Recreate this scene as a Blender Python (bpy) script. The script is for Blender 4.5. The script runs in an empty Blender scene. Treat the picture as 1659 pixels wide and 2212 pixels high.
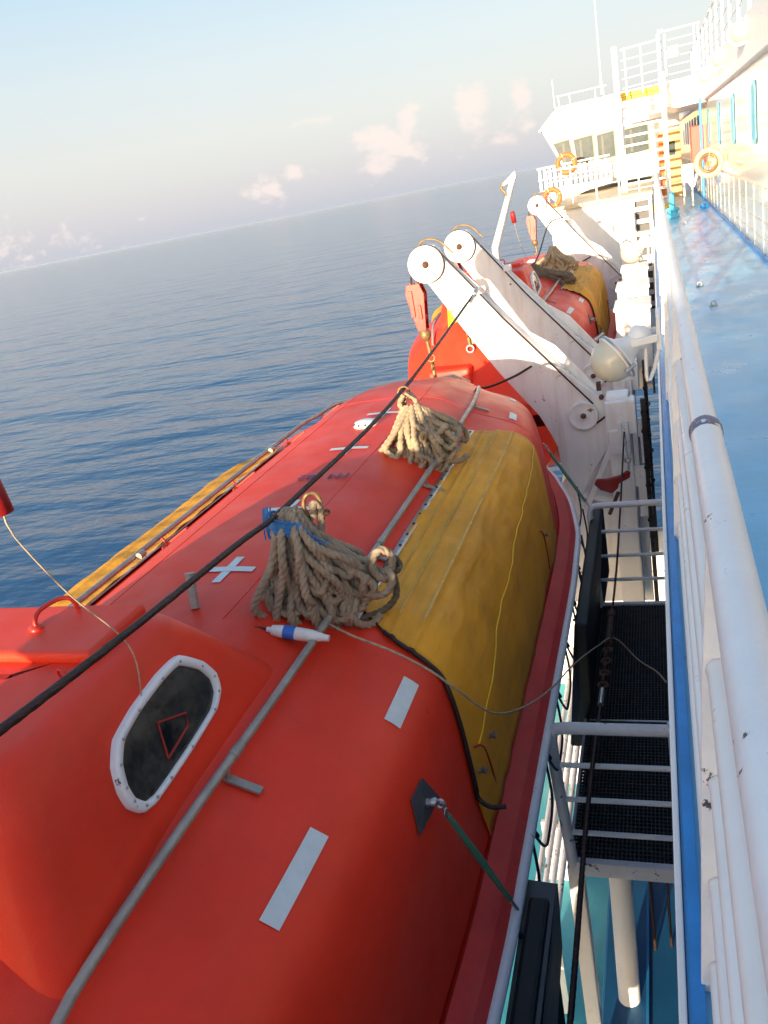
import bpy, math, random
from mathutils import Vector, Matrix, noise as NZ
R=math.radians
C=bpy.context.scene.collection
S=bpy.context.scene
# ---------------------------------------------------------------- camera
cam=bpy.data.cameras.new('camera'); co=bpy.data.objects.new('camera',cam); C.objects.link(co); S.camera=co
cam.sensor_fit='VERTICAL'; cam.sensor_height=24; cam.lens=19.41; cam.clip_end=80000; cam.clip_start=.02
def camera_matrix():
    CX,CY,F=829.5,1106.,1789.
    pv=lambda x,y:Vector(((x-CX)/F,-(y-CY)/F,-1)).normalized()
    y=pv(1405,314); p2=pv(0,314+233/1190*1405)
    z=p2.cross(y).normalized()
    if z.y<0: z=-z
    x=y.cross(z)
    return Matrix((x,y,z)).to_4x4()
co.matrix_world=camera_matrix()
S.render.resolution_x=768; S.render.resolution_y=1024
# ---------------------------------------------------------------- light
SUN_EL,SUN_ROT=R(8),R(191)
w=bpy.data.worlds.new('World'); S.world=w; w.use_nodes=True
def build_world():
    nt=w.node_tree; N=nt.nodes; L=nt.links; N.clear()
    out=N.new('ShaderNodeOutputWorld'); bg=N.new('ShaderNodeBackground'); bg.inputs[1].default_value=.15
    L.new(bg.outputs[0],out.inputs[0])
    sky=N.new('ShaderNodeTexSky'); sky.sky_type='NISHITA'; sky.sun_disc=False
    sky.sun_elevation=SUN_EL; sky.sun_rotation=SUN_ROT; sky.altitude=0; sky.air_density=1.0; sky.dust_density=1.6; sky.ozone_density=1.4
    tc=N.new('ShaderNodeTexCoord'); sep=N.new('ShaderNodeSeparateXYZ'); L.new(tc.outputs['Generated'],sep.inputs[0])
    def m(op,a,b=None,c=None,clamp=False):
        n=N.new('ShaderNodeMath'); n.operation=op; n.use_clamp=clamp
        for i,v in enumerate((a,b,c)):
            if v is None: continue
            if isinstance(v,(int,float)): n.inputs[i].default_value=v
            else: L.new(v,n.inputs[i])
        return n.outputs[0]
    yy=m('MAXIMUM',sep.outputs[1],.05)
    u=m('DIVIDE',sep.outputs[0],yy); v=m('DIVIDE',sep.outputs[2],yy)
    cmb=N.new('ShaderNodeCombineXYZ'); L.new(u,cmb.inputs[0]); L.new(m('MULTIPLY',v,1.5),cmb.inputs[1])
    nz=N.new('ShaderNodeTexNoise'); nz.inputs['Scale'].default_value=34; nz.inputs['Detail'].default_value=7; nz.inputs['Roughness'].default_value=.55
    L.new(cmb.outputs[0],nz.inputs['Vector'])
    nf=nz.outputs['Fac']
    tot=None
    for (u0,v0,ru,rv,k) in CLOUDS:
        a=m('DIVIDE',m('SUBTRACT',u,u0),ru); b=m('DIVIDE',m('SUBTRACT',v,v0),rv)
        d=m('SQRT',m('ADD',m('MULTIPLY',a,a),m('MULTIPLY',b,b)))
        g=m('MULTIPLY',m('SUBTRACT',1.0,d),k)
        tot=g if tot is None else m('MAXIMUM',tot,g)
    dens=m('ADD',tot,m('MULTIPLY',m('SUBTRACT',nf,.52),2.3))
    mr=N.new('ShaderNodeMapRange'); mr.interpolation_type='SMOOTHSTEP'
    L.new(dens,mr.inputs[0]); mr.inputs[1].default_value=.12; mr.inputs[2].default_value=.75; mr.inputs[4].default_value=.62
    # cloud brightness grows with height above the cloud foot
    mix=N.new('ShaderNodeMix'); mix.data_type='RGBA'
    L.new(mr.outputs[0],mix.inputs[0]); mix.inputs[7].default_value=(2.55,2.15,1.98,1)
    # measured sky colours of the evening sky away from the sun, over the physical sky
    rp=N.new('ShaderNodeValToRGB'); cr=rp.color_ramp; el=cr.elements
    K=.86
    cols=[(0,(.62,.65,.76)),(.035,(.68,.67,.75)),(.09,(.78,.755,.75)),(.16,(.74,.79,.81)),(.24,(.60,.76,.87)),(.34,(.44,.66,.88)),(.6,(.30,.50,.80)),(1,(.2,.36,.66))]
    el[0].position=0; el[1].position=1
    for p,c in cols[1:-1]: el.new(p)
    for e,(p,c) in zip(el,cols): e.position=p; e.color=(*[q*K for q in c],1)
    L.new(sep.outputs[2],rp.inputs[0])
    sc=N.new('ShaderNodeVectorMath'); sc.operation='SCALE'; L.new(rp.outputs[0],sc.inputs[0]); sc.inputs[3].default_value=2.65
    ff=N.new('ShaderNodeMapRange'); L.new(sep.outputs[1],ff.inputs[0]); ff.inputs[1].default_value=-.9; ff.inputs[2].default_value=.5; ff.inputs[3].default_value=.3; ff.inputs[4].default_value=.88
    mix2=N.new('ShaderNodeMix'); mix2.data_type='RGBA'
    L.new(ff.outputs[0],mix2.inputs[0]); L.new(sky.outputs[0],mix2.inputs[6]); L.new(sc.outputs[0],mix2.inputs[7])
    L.new(mix2.outputs[2],mix.inputs[6])
    L.new(mix.outputs[2],bg.inputs[0])
CLOUDS=[(-.285,.052,.062,.040,1.0),(-.262,.066,.025,.036,.9),(-.182,.072,.030,.040,1.0),(-.13,.078,.018,.02,.9),(-.15,.045,.07,.025,.55),
        (-.45,.036,.04,.028,.8),(-.405,.045,.028,.018,.6),(-.86,.03,.10,.06,.45),(-.74,.02,.10,.03,.35),(-.37,.098,.07,.008,.5)]
build_world()
sl=bpy.data.lights.new('sun','SUN'); sl.energy=3.8; sl.angle=R(.6); sl.color=(1,.80,.55)
so=bpy.data.objects.new('sun',sl); C.objects.link(so)
sd=Vector((math.sin(SUN_ROT)*math.cos(SUN_EL),math.cos(SUN_ROT)*math.cos(SUN_EL),math.sin(SUN_EL)))
so.rotation_euler=sd.to_track_quat('Z','Y').to_euler(); so.location=(-5,-20,12)
S.view_settings.view_transform='Standard'; S.view_settings.look='None'; S.view_settings.exposure=1.55; S.view_settings.gamma=1
random.seed(7)
# ---------------------------------------------------------------- materials
MATS={}
def mat(name,col,rough=.5,metal=0,var=.12,vscale=3.,chip=None,chipscale=9.,chipamt=.0,bump=.0,bscale=60.,spec=.5,stain=None,stainamt=.3,stainscale=(2,2,2),coat=0,trans=0,rvar=0):
    m=bpy.data.materials.new(name); m.use_nodes=True; nt=m.node_tree; N=nt.nodes; L=nt.links
    b=N['Principled BSDF']; b.inputs['Roughness'].default_value=rough; b.inputs['Metallic'].default_value=metal
    b.inputs['Specular IOR Level'].default_value=spec; b.inputs['Coat Weight'].default_value=coat
    if trans: b.inputs['Transmission Weight'].default_value=trans
    tc=N.new('ShaderNodeTexCoord'); V=tc.outputs['Object']
    def noise(sc,det=5,vec=V,r=.6):
        n=N.new('ShaderNodeTexNoise'); n.inputs['Scale'].default_value=sc; n.inputs['Detail'].default_value=det; n.inputs['Roughness'].default_value=r; L.new(vec,n.inputs['Vector']); return n.outputs['Fac']
    def ramp(f,a,c):
        r=N.new('ShaderNodeMapRange'); L.new(f,r.inputs[0]); r.inputs[1].default_value=a; r.inputs[2].default_value=c; return r.outputs[0]
    def mixc(f,a,c):
        x=N.new('ShaderNodeMix'); x.data_type='RGBA'
        if isinstance(f,float): x.inputs[0].default_value=f
        else: L.new(f,x.inputs[0])
        for i,v in ((6,a),(7,c)):
            if isinstance(v,tuple): x.inputs[i].default_value=(*v,1)
            else: L.new(v,x.inputs[i])
        return x.outputs[2]
    dark=tuple(c*(1-var) for c in col); lite=tuple(min(1,c*(1+var)) for c in col)
    c=mixc(ramp(noise(vscale),.3,.7),dark,lite)
    if stain:
        mp=N.new('ShaderNodeMapping'); mp.inputs['Scale'].default_value=stainscale; L.new(V,mp.inputs[0])
        f=ramp(noise(1.0,6,mp.outputs[0],.65),.48,.75)
        mu=N.new('ShaderNodeMath'); mu.operation='MULTIPLY'; L.new(f,mu.inputs[0]); mu.inputs[1].default_value=stainamt
        c=mixc(mu.outputs[0],c,stain)
    if chip:
        th=.72-chipamt
        c=mixc(ramp(noise(chipscale,8,V,.7),th,th+.015),c,chip)
    L.new(c,b.inputs['Base Color'])
    if rvar:
        r=N.new('ShaderNodeMapRange'); L.new(noise(vscale*2.3),r.inputs[0]); r.inputs[1].default_value=.3; r.inputs[2].default_value=.7
        r.inputs[3].default_value=max(0,rough-rvar); r.inputs[4].default_value=rough+rvar; L.new(r.outputs[0],b.inputs['Roughness'])
    if bump:
        bp=N.new('ShaderNodeBump'); bp.inputs['Strength'].default_value=bump; bp.inputs['Distance'].default_value=.01
        L.new(noise(bscale,6),bp.inputs['Height']); L.new(bp.outputs[0],b.inputs['Normal'])
    MATS[name]=m; return m
RUST=(.10,.035,.015)
ORANGE=mat('orange_glassfibre',(.80,.042,.015),.46,var=.13,vscale=1.6,bump=.14,bscale=140,stain=(.78,.11,.07),stainamt=.30,stainscale=(2.2,.5,2.2),rvar=.1,spec=.28,chip=(.34,.03,.025),chipamt=.03,chipscale=5)
FLANGE=mat('faded_red_glassfibre',(.66,.035,.028),.6,var=.15,vscale=5,bump=.3,bscale=90,stain=(.55,.13,.11),stainamt=.35,stainscale=(5,1,5))
REDPAINT=mat('red_paint',(.62,.03,.018),.42,var=.15,chip=(.2,.05,.03),chipamt=.07,chipscale=14)
BLOCKRED=mat('block_red_paint',(.40,.016,.006),.4,var=.15,chip=(.12,.03,.02),chipamt=.10,chipscale=12)
DARKRED=mat('dark_red_paint',(.30,.012,.012),.5,var=.2,vscale=12,bump=.2)
YELLOW=mat('yellow_canvas',(.76,.33,.014),.7,var=.16,vscale=2.2,bump=.45,bscale=22,stain=(.26,.10,.015),stainamt=.42,stainscale=(7,.7,4),chip=(.62,.42,.12),chipamt=.06,chipscale=3.5)
SEAM=mat('pale_canvas_seam',(.66,.40,.10),.7,var=.25,vscale=14,bump=.3)
YCORD=mat('yellow_cord',(.75,.48,.02),.6)
WHITE=mat('white_paint',(.80,.79,.78),.34,var=.035,vscale=4,chip=RUST,chipamt=.035,chipscale=7,bump=.12,bscale=30,rvar=.08,stain=(.56,.53,.48),stainamt=.18,stainscale=(3,3,1))
DAVW=mat('davit_white_paint',(.80,.79,.78),.42,var=.05,vscale=3,chip=(.30,.13,.05),chipamt=.085,chipscale=5,bump=.2,bscale=30,stain=(.50,.36,.24),stainamt=.4,stainscale=(9,9,1.2))
WORN=mat('worn_white_paint',(.80,.80,.81),.36,var=.05,vscale=5,chip=(.07,.05,.05),chipamt=.075,chipscale=16,bump=.25,bscale=40)
RUSTW=mat('rusty_white_paint',(.76,.74,.74),.4,var=.08,vscale=9,chip=RUST,chipamt=.11,chipscale=11,bump=.4,bscale=40)
TAPE=mat('reflective_tape',(.62,.66,.66),.45,var=.07,vscale=20,chip=(.35,.36,.36),chipamt=.07,chipscale=40)
DECKBLUE=mat('blue_deck_paint',(.13,.45,.74),.33,var=.14,vscale=1.4,bump=.16,bscale=18,stain=(.16,.42,.68),stainamt=.55,stainscale=(1.5,.5,1),rvar=.07)
STRIP=mat('blue_edge_paint',(.025,.24,.60),.4,var=.15,vscale=6,bump=.2,chip=(.03,.03,.08),chipamt=.06,chipscale=9)
SIDEBLUE=mat('blue_side_paint',(.010,.105,.26),.45,var=.14,vscale=2,bump=.1)
TEAL=mat('teal_deck_paint',(.06,.42,.50),.55,var=.15,vscale=2,stain=(.25,.42,.40),stainamt=.6,stainscale=(.8,.8,.8),bump=.2)
CREAM=mat('cream_wall_paint',(.78,.76,.68),.13,var=.03,vscale=1,bump=.06,bscale=5,stain=(.60,.55,.46),stainamt=.35,stainscale=(1,.4,4))
CYAN=mat('pale_blue_frame_paint',(.10,.50,.70),.35,var=.1,vscale=8)
RAILM=mat('weathered_steel_tube',(.36,.33,.29),.45,metal=.35,var=.25,vscale=9,chip=(.45,.06,.04),chipamt=.05,chipscale=8,bump=.3,bscale=60)
STEEL=mat('galvanised_steel',(.42,.42,.42),.4,metal=.8,var=.2,vscale=20,chip=RUST,chipamt=.08,chipscale=25)
RUSTY=mat('rusty_steel',(.12,.055,.035),.75,metal=.3,var=.5,vscale=25,chip=(.35,.22,.14),chipamt=.08,chipscale=30,bump=.7,bscale=80)
WIRE=mat('greased_wire_rope',(.035,.016,.013),.55,metal=.3,var=.4,vscale=40,bump=.4)
BRASS=mat('bronze_fitting',(.27,.17,.08),.5,metal=.5,var=.3,vscale=20,bump=.4)
ROPE=mat('manila_rope',(.32,.25,.175),.9,var=.28,vscale=14,bump=.25,bscale=200)
ROPEDARK=mat('dark_weathered_rope',(.15,.12,.085),.95,var=.3,vscale=14,bump=.25,bscale=200)
ROPETAN=mat('tan_rope',(.34,.26,.17),.9,var=.25,vscale=14,bump=.25,bscale=200)
BLUEROPE=mat('blue_twine',(.03,.16,.42),.7,var=.3,vscale=60)
NAVYROPE=mat('navy_cord',(.012,.03,.08),.8)
THIN=mat('thin_cord',(.42,.33,.22),.8,var=.3,vscale=30)
GREEN=mat('green_sheathed_strap',(.07,.24,.15),.5,var=.2,vscale=10)
BLACK=mat('black_rubber',(.012,.012,.013),.6,var=.3,vscale=4,bump=.2)
DARKPLATE=mat('dark_grey_plate',(.07,.072,.078),.5,var=.15,vscale=5,chip=(.2,.2,.2),chipamt=.03,chipscale=20,bump=.2)
GRATE=mat('dark_grating_and_shade_sheet',(.055,.055,.057),.6,metal=.3,var=.3,vscale=15,chip=(.28,.24,.2),chipamt=.03,chipscale=30)
GLASS=mat('tinted_window_glass',(.035,.033,.028),.07,var=.9,vscale=9,spec=.45,stain=(.11,.095,.07),stainamt=.8,stainscale=(9,7,9))
PANE=mat('bridge_window_glass',(.065,.085,.09),.3,var=.3,vscale=3,spec=.1)
LAMPG=mat('frosted_lamp_glass',(.62,.60,.50),.22,var=.08,vscale=6,spec=.6,trans=.15)
YPAINT=mat('yellow_safety_paint',(.80,.52,.03),.5,var=.1)
ORNG=mat('orange_lifering_cover',(.85,.15,.035),.6,var=.1)
DOOR=mat('tan_door_paint',(.70,.42,.16),.5,var=.1)
BEIGE=mat('beige_reel_paint',(.62,.50,.30),.5,var=.12)
FLOATW=mat('white_plastic',(.75,.74,.70),.4,var=.08,vscale=15)
FLOATB=mat('blue_plastic_band',(.03,.14,.50),.4)
NAVYTXT=mat('faded_navy_lettering',(.12,.05,.14),.7,var=.3,vscale=30)
GAPBLACK=mat('black_gap_and_lead',(.02,.012,.01),.6)
REDVEST=mat('red_grab_line',(.35,.02,.015),.6)
SEATM=mat('grey_cabin_lining',(.16,.15,.13),.8,var=.5,vscale=4)
def sea_material():
    m=bpy.data.materials.new('sea_water'); m.use_nodes=True; nt=m.node_tree; N=nt.nodes; L=nt.links
    b=N['Principled BSDF']; b.inputs['Base Color'].default_value=(.009,.060,.15,1); b.inputs['Roughness'].default_value=.12; b.inputs['IOR'].default_value=1.333
    tc=N.new('ShaderNodeTexCoord')
    prev=None
    for (sx,sy,sc,det,dist,st) in ((.45,1.0,.075,3,2.8,.45),(.42,1.0,.26,4,1.0,.5),(.55,1.0,1.1,5,.20,.42)):
        mp=N.new('ShaderNodeMapping'); mp.inputs['Rotation'].default_value=(0,0,R(20)); mp.inputs['Scale'].default_value=(sx,sy,1); L.new(tc.outputs['Object'],mp.inputs[0])
        n=N.new('ShaderNodeTexNoise'); n.inputs['Scale'].default_value=sc; n.inputs['Detail'].default_value=det; n.inputs['Roughness'].default_value=.5; L.new(mp.outputs[0],n.inputs['Vector'])
        bp=N.new('ShaderNodeBump'); bp.inputs['Strength'].default_value=st; bp.inputs['Distance'].default_value=dist; L.new(n.outputs['Fac'],bp.inputs['Height'])
        if prev: L.new(prev,bp.inputs['Normal'])
        prev=bp.outputs[0]
    L.new(prev,b.inputs['Normal'])
    return m
SEA=sea_material()
# ---------------------------------------------------------------- mesh helpers
class MB:
    def __init__(s): s.v=[]; s.f=[]; s.sm=[]
    def add(s,vs,fs,smooth=False):
        o=len(s.v); s.v+= [tuple(p) for p in vs]; s.f+=[tuple(i+o for i in f) for f in fs]; s.sm+=[smooth]*len(fs); return s
    def box(s,c,d,rot=None):
        c=Vector(c); M=rot if rot else Matrix.Identity(3)
        vs=[c+M@Vector((x*d[0]/2,y*d[1]/2,z*d[2]/2)) for x in(-1,1) for y in(-1,1) for z in(-1,1)]
        return s.add(vs,[(0,1,3,2),(4,6,7,5),(0,4,5,1),(2,3,7,6),(0,2,6,4),(1,5,7,3)])
    def bar(s,p,q,wd,ht,up=(0,0,1)):
        p=Vector(p);q=Vector(q);y=(q-p).normalized();x=y.cross(Vector(up)).normalized();z=x.cross(y)
        return s.box((p+q)/2,(wd,(q-p).length,ht),Matrix((x,y,z)).transposed())
    def tube(s,pts,r,n=10,cap=True,closed=False):
        pts=[Vector(p) for p in pts]; m=len(pts); rr=r if isinstance(r,(list,tuple)) else [r]*m
        vs=[];fs=[]; prev=None
        for i,p in enumerate(pts):
            if closed: t=(pts[(i+1)%m]-pts[i-1])
            else: t=(pts[min(i+1,m-1)]-pts[max(i-1,0)])
            t=t.normalized() if t.length>1e-9 else Vector((0,0,1))
            if prev is None:
                a=Vector((0,0,1)) if abs(t.z)<.9 else Vector((1,0,0)); u=t.cross(a).normalized()
            else:
                u=(prev-t*prev.dot(t)); u=u.normalized() if u.length>1e-6 else t.orthogonal().normalized()
            prev=u; v2=t.cross(u)
            for k in range(n):
                a=2*math.pi*k/n; vs.append(p+(u*math.cos(a)+v2*math.sin(a))*rr[i])
        segs=m if closed else m-1
        for i in range(segs):
            j=(i+1)%m
            for k in range(n):
                k2=(k+1)%n; fs.append((i*n+k,i*n+k2,j*n+k2,j*n+k))
        s.add(vs,fs,True)
        if cap and not closed:
            s.add(vs[:n][::-1],[tuple(range(n))]); s.add(vs[-n:],[tuple(range(n))])
        return s
    def cyl(s,p,q,r,n=16,r2=None): return s.tube([p,q],[r,r if r2 is None else r2],n)
    def rope(s,pts,r,pitch=.09,lobes=3,n=24,amp=.38,step=None):
        pts=smooth(pts,step or r*.45); m=len(pts); prev=None; vs=[];fs=[];d=0
        for i,p in enumerate(pts):
            t=(pts[min(i+1,m-1)]-pts[max(i-1,0)]); t=t.normalized() if t.length>1e-9 else Vector((0,0,1))
            if i: d+=(pts[i]-pts[i-1]).length
            if prev is None: u=t.orthogonal().normalized()
            else: u=(prev-t*prev.dot(t)).normalized()
            prev=u; v2=t.cross(u); tw=2*math.pi*d/pitch
            for k in range(n):
                a=2*math.pi*k/n; rad=r*(1-amp+amp*1.45*abs(math.cos((lobes*(a-tw))/2))**.6)
                vs.append(p+(u*math.cos(a)+v2*math.sin(a))*rad)
        for i in range(m-1):
            for k in range(n):
                k2=(k+1)%n; fs.append((i*n+k,i*n+k2,(i+1)*n+k2,(i+1)*n+k))
        s.add(vs,fs,True); s.add(vs[:n][::-1],[tuple(range(n))]); s.add(vs[-n:],[tuple(range(n))]); return s
    def prism(s,poly,d,smooth=False):
        "poly: list of 3d points, d: extrusion vector"
        d=Vector(d); n=len(poly); a=[Vector(p) for p in poly]; b=[p+d for p in a]
        return s.add(a+b,[tuple(range(n))[::-1],tuple(range(n,2*n))]+[(i,(i+1)%n,n+(i+1)%n,n+i) for i in range(n)],False)
    def lathe(s,o,axis,prof,n=24):
        "prof: list of (dist along axis, radius)"
        o=Vector(o);ax=Vector(axis).normalized();u=ax.orthogonal().normalized();v2=ax.cross(u);vs=[];fs=[]
        for (h,r) in prof:
            for k in range(n):
                a=2*math.pi*k/n; vs.append(o+ax*h+(u*math.cos(a)+v2*math.sin(a))*r)
        for i in range(len(prof)-1):
            for k in range(n):
                k2=(k+1)%n; fs.append((i*n+k,i*n+k2,(i+1)*n+k2,(i+1)*n+k))
        s.add(vs,fs,True); s.add(vs[:n],[tuple(range(n))[::-1]]); s.add(vs[-n:],[tuple(range(n))]); return s
    def grid(s,rows,smooth=True,closed=False):
        m=len(rows);n=len(rows[0]);vs=[p for r in rows for p in r]
        fs=[(i*n+j,i*n+(j+1)%n,(i+1)*n+(j+1)%n,(i+1)*n+j) for i in range(m-1) for j in range(n if closed else n-1)]
        return s.add(vs,fs,smooth)
    def torus(s,c,axis,R_,r,n=24,k=10,a0=0,a1=2*math.pi,full=True):
        ax=Vector(axis).normalized();u=ax.orthogonal().normalized();v2=ax.cross(u);c=Vector(c)
        return s.tube([c+(u*math.cos(2*math.pi*i/n)+v2*math.sin(2*math.pi*i/n))*R_ for i in range(n)],r,k,closed=True)
    def build(s,name,m,parent=None,bevel=0,solid=0,label=None,segs=2,fix=False):
        me=bpy.data.meshes.new(name); off=parent_loc(parent)
        me.from_pydata([(x-off[0],y-off[1],z-off[2]) for x,y,z in s.v],[],s.f); me.update()
        me.polygons.foreach_set('use_smooth',s.sm)
        me.materials.append(m)
        o=bpy.data.objects.new(name,me); C.objects.link(o)
        if parent is not None: o.parent=parent
        if fix:
            import bmesh
            bm=bmesh.new(); bm.from_mesh(me); bmesh.ops.remove_doubles(bm,verts=bm.verts,dist=.0005); bmesh.ops.recalc_face_normals(bm,faces=bm.faces); bm.to_mesh(me); bm.free()
        if solid:
            k=o.modifiers.new('solid','SOLIDIFY'); k.thickness=solid; k.offset=-1
        if bevel:
            k=o.modifiers.new('bevel','BEVEL'); k.width=bevel; k.segments=segs; k.limit_method='ANGLE'; k.angle_limit=R(35)
        if label: o['label']=label
        return o
LOC={}
def parent_loc(p):
    v=Vector((0,0,0))
    while p is not None: v+=LOC.get(p.name,Vector((0,0,0))); p=p.parent
    return v
def smooth(pts,step):
    pts=[Vector(p) for p in pts]; out=[]
    P=[pts[0]*2-pts[1]]+pts+[pts[-1]*2-pts[-2]]
    for i in range(1,len(P)-2):
        a,b,c,d=P[i-1:i+3]; L_=(c-b).length; k=max(1,int(L_/step))
        for j in range(k):
            t=j/k; out.append(.5*((2*b)+(c-a)*t+(2*a-5*b+4*c-d)*t*t+(3*b-a-3*c+d)*t**3))
    out.append(pts[-1]); return out
def tag(o,label,cat,group=None):
    o['label']=label; o['category']=cat
    if group: o['group']=group
    return o
def thing(name,label,cat,loc,group=None):
    o=bpy.data.objects.new(name,None); C.objects.link(o); o.location=loc; o.empty_display_size=.2; LOC[o.name]=Vector(loc)
    return tag(o,label,cat,group)
def struct(o,kind='structure'): o['kind']=kind; return o
def copy_tree(o,parent=None):
    c=o.copy(); C.objects.link(c)
    if parent is not None: c.parent=parent
    for ch in [x for x in o.children]: copy_tree(ch,c)
    return c
def arc(c,u,v,r,a0,a1,n):
    c=Vector(c);u=Vector(u);v=Vector(v)
    return [c+(u*math.cos(R(a0+(a1-a0)*i/n))+v*math.sin(R(a0+(a1-a0)*i/n)))*r for i in range(n+1)]
def lerp(tab,x):
    if x<=tab[0][0]: return tab[0][1]
    for (a,b),(c,d) in zip(tab,tab[1:]):
        if x<=c:
            t=(x-a)/(c-a); return b+(d-b)*t
    return tab[-1][1]
def sm(tab,x,e=.12): return (lerp(tab,x-e)+2*lerp(tab,x)+lerp(tab,x+e)+lerp(tab,x-2*e)*.5+lerp(tab,x+2*e)*.5)/5
# ---------------------------------------------------------------- setting: sea and decks
mb=MB(); mb.add([(-40000,-9000,-16),(40000,-9000,-16),(40000,45000,-16),(-40000,45000,-16)],[(0,1,2,3)])
struct(mb.build('sea',SEA))
mb=MB(); mb.box((.708,22,-1.8),(1.484,64,.10)); struct(mb.build('deck',DECKBLUE))
mb=MB(); mb.box((-1.3,8,-8.35),(3.2,20,.1)); struct(mb.build('lower_deck',TEAL))
# hull side below the deck edge
t=thing('ship_hull','white and blue steel ship side running down below the deck edge','ship hull',(0,10,-4))
mb=MB(); mb.box((.17,22,-10),(.3,64,16.3)); mb.build('side_plating',SIDEBLUE,t)
mb=MB(); mb.box((-.045,22,-1.83),(.018,64,.19)); mb.build('edge_beam',WHITE,t,bevel=.004)
mb=MB(); mb.box((-.012,8,-1.738),(.03,36,.022)); mb.build('edge_strip',STRIP,t)
for y0,y1,z0,z1 in ((9.3,8.1,-2.6,-4.6),(8.6,7.5,-3.8,-5.6),(6.9,6.0,-4.3,-6.0),(5.2,4.6,-5.4,-7.2),(11.6,10.4,-2.9,-4.8)):
    mb=MB(); mb.bar((-.03,y0,z0),(-.03,y1,z1),.09,.06,(1,0,0)); mb.build('diagonal_brace',WHITE,t,bevel=.01)
# lower structure seen through the gap
t=thing('lower_bulkhead','sunlit white framed bulkhead down in the gap beyond the platform','bulkhead',(-1.2,12.3,-8.3))
mb=MB(); mb.box((-1.5,12.35,-6.9),(2.8,.1,2.8)); mb.build('plating',WHITE,t)
mb=MB()
for x in (-2.6,-2.1,-1.65,-1.25): mb.box((x,12.26,-6.9),(.08,.08,2.8))
for z in (-6.2,-7.0,-7.8): mb.box((-1.5,12.25,z),(2.8,.06,.07))
mb.build('frames',WHITE,t,bevel=.008)
t=thing('shaded_lower_deck_box','dark blue box added under the grating platform for the shaded lower deck','deckhouse',(-.38,3,-6.4))
mb=MB(); mb.box((-.385,3.5,-6.9),(.77,9,1.4)); mb.build('plating',SIDEBLUE,t,bevel=.02)  # stands in for blue lower deck in shade, darkness put into the colour
mb=MB(); mb.box((-.42,3.5,-6.19),(.02,9,.02)); mb.build('edge_bead',STRIP,t)
t=thing('pipe_run','long bundle of weathered white pipes beside the teal lower deck','pipes',(-1.5,8,-7.3))
for k in range(4):
    mb=MB(); x=-1.42-.085*k; mb.tube([(x,3.2,-7.35),(x,11.9,-7.35)],.034,8); mb.build('pipe',RUSTW,t)
for y in (4.4,6.2,8.,9.8,11.6):
    mb=MB(); mb.box((-1.55,y,-7.85),(.42,.05,.92)); mb.build('bracket',WHITE,t)
# ---------------------------------------------------------------- cabin wall
WX=1.45
PBP=mat('pale_blue_pane',(.14,.58,.74),.45,spec=.15)
t=thing('cabin_wall','long glossy cream cabin wall with tall narrow windows beside the deck','wall',(WX,20,-1.75))
mb=MB(); mb.box((WX+.16,25,-.44),(.3,60,2.62)); mb.build('wall_panel',CREAM,t)
mb=MB(); mb.box((WX-.012,25,-1.27),(.024,60,.93)); tp=mb.build('lower_panelling',CREAM,t)
mb=MB()
for z in (-.81,-1.04,-1.27,-1.5): mb.box((WX-.027,25,z),(.006,60,.012))
for k in range(40): mb.box((WX-.0275,-4+k*1.15,-1.26),(.007,.012,.92))
mb.build('panel_joints',mat('joint_grey',(.60,.56,.46),.6),tp)
mb=MB(); mb.box((WX-.045,25,-1.725),(.03,60,.06)); mb.build('blue_kickboard',STRIP,t)
mb=MB(); mb.box((WX+.07,25,1.14),(.34,60,.62)); mb.build('upper_fascia',WHITE,t,bevel=.02)
for k,y in enumerate((10.9,14.4,17.9,21.5,25.2,30.5,32.5,34.5,36.6,38.8,41,43.5)):
    wy=.30 if y<29 else .34
    ring=lambda ins:[(WX-.001,y+a,z) for a,z in ([(wy-ins-.08,.6-ins),(wy-ins,.52-ins),(wy-ins,-.18+ins),(wy-ins-.08,-.26+ins),(-wy+ins+.08,-.26+ins),(-wy+ins,-.18+ins),(-wy+ins,.52-ins),(-wy+ins+.08,.6-ins)])]
    mb=MB(); a=ring(0);b=ring(.07)
    for i in range(8):
        j=(i+1)%8; mb.prism([a[i],a[j],b[j],b[i]],(-.012,0,0))
    f=mb.build('window',CYAN,t,fix=True)
    mb=MB(); mb.prism(ring(.06),(-.008,0,0)); mb.build('pane',PBP,f)
# upper rail on the fascia
t=thing('upper_deck_railing','white railing of broad flat posts on the upper deck above the wall','railing',(1.4,18,1.45))
for k in range(14):
    y=11.2+k*1.6; mb=MB(); mb.box((1.42,y,2.0),(.05,.16,1.12)); mb.build('post',WHITE,t,bevel=.01)
mb=MB()
for z in (2.55,2.28,2.02,1.76): mb.tube([(1.42,10,z),(1.42,33,z)],.024 if z>2.5 else .012,8)
mb.build('rails',WHITE,t)
for (y,z) in ((12.6,1.13),(17.3,1.13),(21.5,1.13)):
    pass
def deck_lamp(y,label):
    t=thing('deck_lamp',label,'deck lamp',(1.28,y,1.12),'round lamps on the upper fascia')
    mb=MB(); mb.lathe((1.28,y,1.24),(-.4,-.75,-.45),[(-.10,.07),(-.06,.13),(.02,.16),(.05,.165)]); mb.build('housing',WHITE,t)
    mb=MB(); mb.torus(Vector((1.28,y,1.24))+Vector((-.4,-.75,-.45)).normalized()*.06,(-.4,-.75,-.45),.145,.022); mb.build('rim',WHITE,t)
    mb=MB(); mb.lathe(Vector((1.28,y,1.24))+Vector((-.4,-.75,-.45)).normalized()*.05,(-.4,-.75,-.45),[(0,.12),(.03,.10),(.05,.05),(.055,.005)]); mb.build('lens',LAMPG,t)
    mb=MB(); mb.bar((1.26,y,1.3),(1.3,y+.02,1.42),.05,.05); mb.build('bracket',WHITE,t)
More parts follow.
